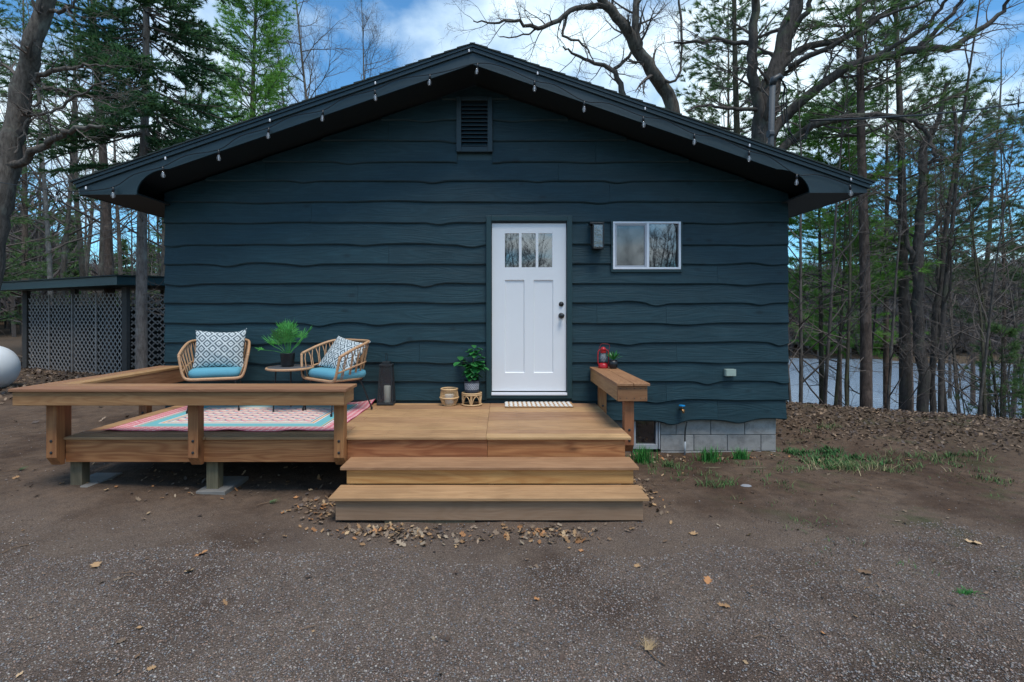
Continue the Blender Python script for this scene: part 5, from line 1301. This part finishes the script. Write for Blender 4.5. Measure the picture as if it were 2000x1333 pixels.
scatter('fallen_leaves', 'curled brown oak leaves drifted along the bottom step and the foundation', 'leaves', 0, leafV, leafF, x, y, .018, .055, .40, lc+lc+dark, M['leaf'], .010)
N = 42000; x = nr.uniform(3.2, 15, N); y = nr.uniform(-1.9, 4.5, N); s_ = (x-4.9)*.49+(y-2.1)*.87
pr = smooth(-2.1, -.9, s_+.8*(nz(x, y, 1.0, 4)-.5))*.95+.010
keep = in_view(x, y, .2) & (nr.random(N) < pr) & (s_ < 1.0) & ~((x < 3.62) & (y > -.1)); x, y = x[keep], y[keep]
scatter('leaf_litter', 'thick brown leaf litter covering the bank above the lake', 'leaf litter', 0, leafV, leafF, x, y, .022, .055, .40, [tuple(v*.8 for v in c) for c in dark+dark]+[(.24,.16,.10)], M['leaf'], .010)
N = 26000; x = nr.uniform(-22, -3.9, N); y = nr.uniform(-3.0, 12, N)
pr = smooth(1.5, 4.5, y-.25*(x+8))*.75+.012; keep = in_view(x, y, .2) & (nr.random(N) < pr) & ~((x > -4.2) & (y > -1.7)); x, y = x[keep], y[keep]
scatter('leaf_litter', 'brown leaf litter on the ground round the shed and tank', 'leaf litter', 0, leafV, leafF, x, y, .05, .11, .4, dark, M['leaf'], .012)
N = 260; x = nr.uniform(-6, 6, N); y = nr.uniform(-3.9, -1.0, N); keep = in_view(x, y) & ~((x > -4) & (x < 1.3) & (y > -2.4)); x, y = x[keep], y[keep]
scatter('leaf_scraps', 'scattered leaf scraps and bark bits over the yard', 'leaves', 0, leafV, leafF, x, y, .018, .045, .3, dark+lc, M['leaf'], .006)
# single leaves one can point at
me_l = None
one = [(1355,1045,.10,0,'pale star shaped oak leaf on the dark dirt right of the steps'),(1463,1047,.07,2,'small pale leaf lying right of the star shaped leaf'),(1413,1187,.085,1,'upright curled tan leaf on the gravel right of centre'),(1382,1137,.09,5,'orange brown leaf at the dirt edge above the curled tan leaf'),(1245,1108,.07,0,'small tan leaf nearest the right end of the bottom step'),(783,1065,.12,4,'light flat leaf in front of the left leaf drift'),(392,1085,.11,5,'reddish leaf flat on the dirt left of the steps'),(188,1107,.11,0,'tan leaf on the gravel edge at the lower left'),(370,1118,.10,2,'brown leaf just right of the reddish one, lower left'),(1687,1120,.10,3,'dark curled leaf on the open dirt at right'),(1900,1062,.12,2,'pale bent leaf far out on the right of the yard'),(1775,900,.12,0,'pale leaf beside the grass tufts on the right bank'),(1135,1078,.06,5,'small orange leaf before the middle of the bottom step'),(1048,1172,.06,5,'rust coloured leaf on the gravel below the steps')]
for px, py, s, ci, lab in one:
    Z = 1.62*F/(py-612); Z = (1.62-gz1((px-978)*Z/F, Z-6.1))*F/(py-612); x_ = (px-978)*Z/F; y_ = Z-6.1
    V = leafV*s
    V = V*.8; o = np_mesh('fallen_leaf', V, leafF, M['leaf'], col=np.tile(np.array(lc[ci])*1.15, (len(V), 1))); o.location = (x_, y_, gz1(x_, y_)+.006); o.rotation_euler = (nr.normal(0, .25), nr.normal(0, .25), nr.uniform(0, 6))
    tag(o, lab, 'leaf', 'single fallen leaves on the yard')
# grass
M['grass'] = attr_mat('grass_blade', .7)
def blades(name, label, cat, cx_, cy_, n, rad, h, cols, group=None, kind=None, w=.004, lean=.35, org=None):
    """cx_,cy_ arrays of tuft centres"""
    cx_, cy_ = np.atleast_1d(cx_).astype(float), np.atleast_1d(cy_).astype(float); m = len(cx_)
    X_ = np.repeat(cx_, n)+nr.normal(0, rad, m*n); Y_ = np.repeat(cy_, n)+nr.normal(0, rad*.7, m*n); Z_ = gz(X_, Y_)-.005
    a = nr.uniform(0, 2*pi, m*n); l = np.abs(nr.normal(0, lean, m*n)); H_ = h*nr.uniform(.5, 1.1, m*n)
    d = np.stack([np.cos(a)*l, np.sin(a)*l, np.ones(m*n)], 1); sd = np.stack([-np.sin(a), np.cos(a), 0*a], 1)*w/2
    b = np.stack([X_, Y_, Z_], 1); p1 = b+d*H_[:, None]*.5; p2 = b+d*H_[:, None]*np.array([1.5, 1.5, .92])
    V = np.stack([b-sd, b+sd, p1+sd*.8, p1-sd*.8, p2], 1).reshape(-1, 3)
    i = np.arange(m*n)[:, None]*5; Fc = np.concatenate([i+[0,1,2], i+[0,2,3], i+[3,2,4]])
    cc = np.asarray(cols)[nr.integers(0, len(cols), m*n)]*nr.uniform(.75, 1.2, m*n)[:, None]
    if org is not None: V = V-np.array(org)
    o = np_mesh(name, V, Fc, M['grass'], col=np.repeat(cc, 5, 0))
    if org is not None: o.location = org
    return tag(o, label, cat, group, kind)
gc = [(.04,.20,.035),(.06,.26,.05),(.03,.14,.03)]; dry = [(.35,.29,.16),(.25,.22,.10),(.10,.15,.05)]; wd = [(.05,.13,.03),(.09,.17,.05),(.16,.17,.07),(.04,.09,.03)]
for px, Z, lab, s in ((1257, 5.62, 'bright green grass clump in front of the basement window', 1.1), (1385, 5.72, 'bright green grass clump by the block wall, middle of the three', 1.0), (1447, 5.78, 'smallest bright green grass clump by the block wall, nearest the corner', .75)):
    x_ = (px-978)*Z/F; y_ = Z-6.1; blades('grass_clump', lab, 'grass clump', x_, y_, int(230*s), .055*s, .20*s, gc, 'bright grass clumps by the wall', w=.006, lean=.28, org=(x_, y_, gz1(x_, y_)))
def area(x0, x1, y0, y1, n, f=lambda x, y: True):
    x = nr.uniform(x0, x1, n); y = nr.uniform(y0, y1, n); k = [bool(f(a, b)) for a, b in zip(x, y)]; return x[k], y[k]
x, y = area(1.5, 5.0, -1.4, -.12, 190, lambda a, b: float(nz(a, b, 2.1, 6)) > .48)
blades('weeds', 'low mixed weeds and grass in the bed along the block wall', 'weeds', x, y, 12, .035, .06, wd, kind='stuff', w=.006, lean=.7)
x, y = area(3.48, 4.1, -.8, .10, 55); blades('weeds', 'low leafy green weeds at the cabin corner', 'weeds', x, y, 16, .04, .07, [(.045,.13,.035),(.06,.16,.04),(.03,.08,.025)], kind='stuff', w=.012, lean=.8)
x, y = nr.normal(3.65, .20, 34), nr.normal(-.80, .09, 34); blades('dry_grass', 'pale dry grass bent over the end of the timber edging', 'dry grass', x, y, 12, .05, .09, dry+dry+wd, kind='stuff', w=.005, lean=1.0)
x, y = nr.normal(4.4, .40, 18), nr.normal(-.70, .22, 18); blades('weeds', 'thin green grass patch right of the dry grass', 'weeds', x, y, 14, .05, .08, wd+dry, kind='stuff', w=.005, lean=.9)
x, y = area(2.0, 9, -3.0, 2.2, 420, lambda a, b: float(nz(a, b, .9, 13)) > .62); blades('sparse_grass', 'sparse green grass sprouting over the right side of the yard', 'grass', x, y, 10, .06, .035, wd, kind='stuff', w=.005, lean=.9)
for px, py, lab in ((1842,893,'green grass tuft on the bank, left one of a pair'),(1897,893,'green grass tuft on the bank, right one of a pair'),(1385,948,'spreading green weed on the dark dirt near the steps'),(1308,908,'bunch of green shoots by the corner of the steps'),(1625,843,'grass tuft at the foot of the leaf covered bank'),(1885,1157,'small green sprout on the gravel near the right edge')):
    Z = 1.62*F/(py-612); x_ = (px-978)*Z/F; y_ = Z-6.1; big = py < 960
    blades('grass_tuft', lab, 'grass tuft', nr.normal(x_, .10 if big else .012, 8), nr.normal(y_, .05 if big else .015, 8), 12, .04 if big else .015, .075 if big else .028, wd if big else gc, 'grass tufts on the yard', w=.006, lean=.8, org=(x_, y_, gz1(x_, y_)))
# dry pine sprigs lying about
for px, py, mt, lab in ((1266,1272,(.36,.25,.13),'dry tan pine sprig on the gravel at the bottom of the photo'),(527,983,(.14,.24,.10),'fallen green pine sprig on the dirt under the deck front'),(38,932,(.06,.20,.06),'fallen green pine sprig at the far left of the deck')):
    Z = 1.62*F/(py-612); x_ = (px-978)*Z/F; y_ = Z-6.1; g = gz1(x_, y_)
    n = 60; a = nr.normal(1.2, .45, n); l = nr.uniform(.05, .10, n); b = np.zeros((n, 3)); b[:, 0] = nr.normal(0, .008, n); b[:, 2] = .008
    e = b+np.stack([np.cos(a)*l, np.sin(a)*l, nr.uniform(0, .03, n)], 1); w_ = np.stack([-np.sin(a), np.cos(a), 0*a], 1)*.0012
    V = np.stack([b-w_, b+w_, e], 1).reshape(-1, 3); o = np_mesh('pine_sprig', V, np.arange(3*n).reshape(-1, 3), M['grass'], col=np.tile(mt, (3*n, 1)))
    o.location = (x_, y_, g+.006); o.rotation_euler = (0, 0, 0 if px > 1000 else -1.2); tag(o, lab, 'pine sprig')
    s_ = MB().tube([(0, 0, .006), (.02, -.06, .006), (.05, -.10, .008)], .0035, 5).build('twig', M['stem'], o)
tw_ = MB()
for k in range(70):
    x_, y_ = random.uniform(-6, 8), random.uniform(-3.7, 1.4)
    if (-4.2 < x_ < 1.4 and y_ > -2.5) or (-4.2 < x_ < 3.6 and y_ > -.2): continue
    a = U(0, 6.28); l = U(.04, .16); z_ = gz1(x_, y_)+.006; tw_.tube([(x_, y_, z_), (x_+cos(a)*l*.5, y_+sin(a)*l*.5, z_+.008), (x_+cos(a+.3)*l, y_+sin(a+.3)*l, z_)], .0028, 4)
tag(tw_.build('fallen_twigs', M['stem']), 'thin fallen twigs scattered over the yard', 'twigs', kind='stuff')
x0 = P(1358, 897, 5.4)[0]; m = MB().box(x0, 3.42, -.80, -.74, -.12, -.028); tag(m.build('timber_edging', M['post_pale'], bevel=.006), 'weathered timber edging half sunk in the soil before the block wall', 'edging')
for k, (px, py, s) in enumerate(((1456,948,.05),(1463,1047,.035),(1225,1155,.03))):
    pass
o = MB().lathe([(.001, 0), (.035, .004), (.025, .012), (.001, .014)], n=9, sx=1.5).build('pale_rock', plain('pale_rock', (.24,.24,.25), .9)); Z = 1.62*F/(950-612); o.location = ((1457-978)*Z/F, Z-6.1, gz1((1457-978)*Z/F, Z-6.1)); tag(o, 'flat pale stone on the dark dirt right of the green weed', 'stone')
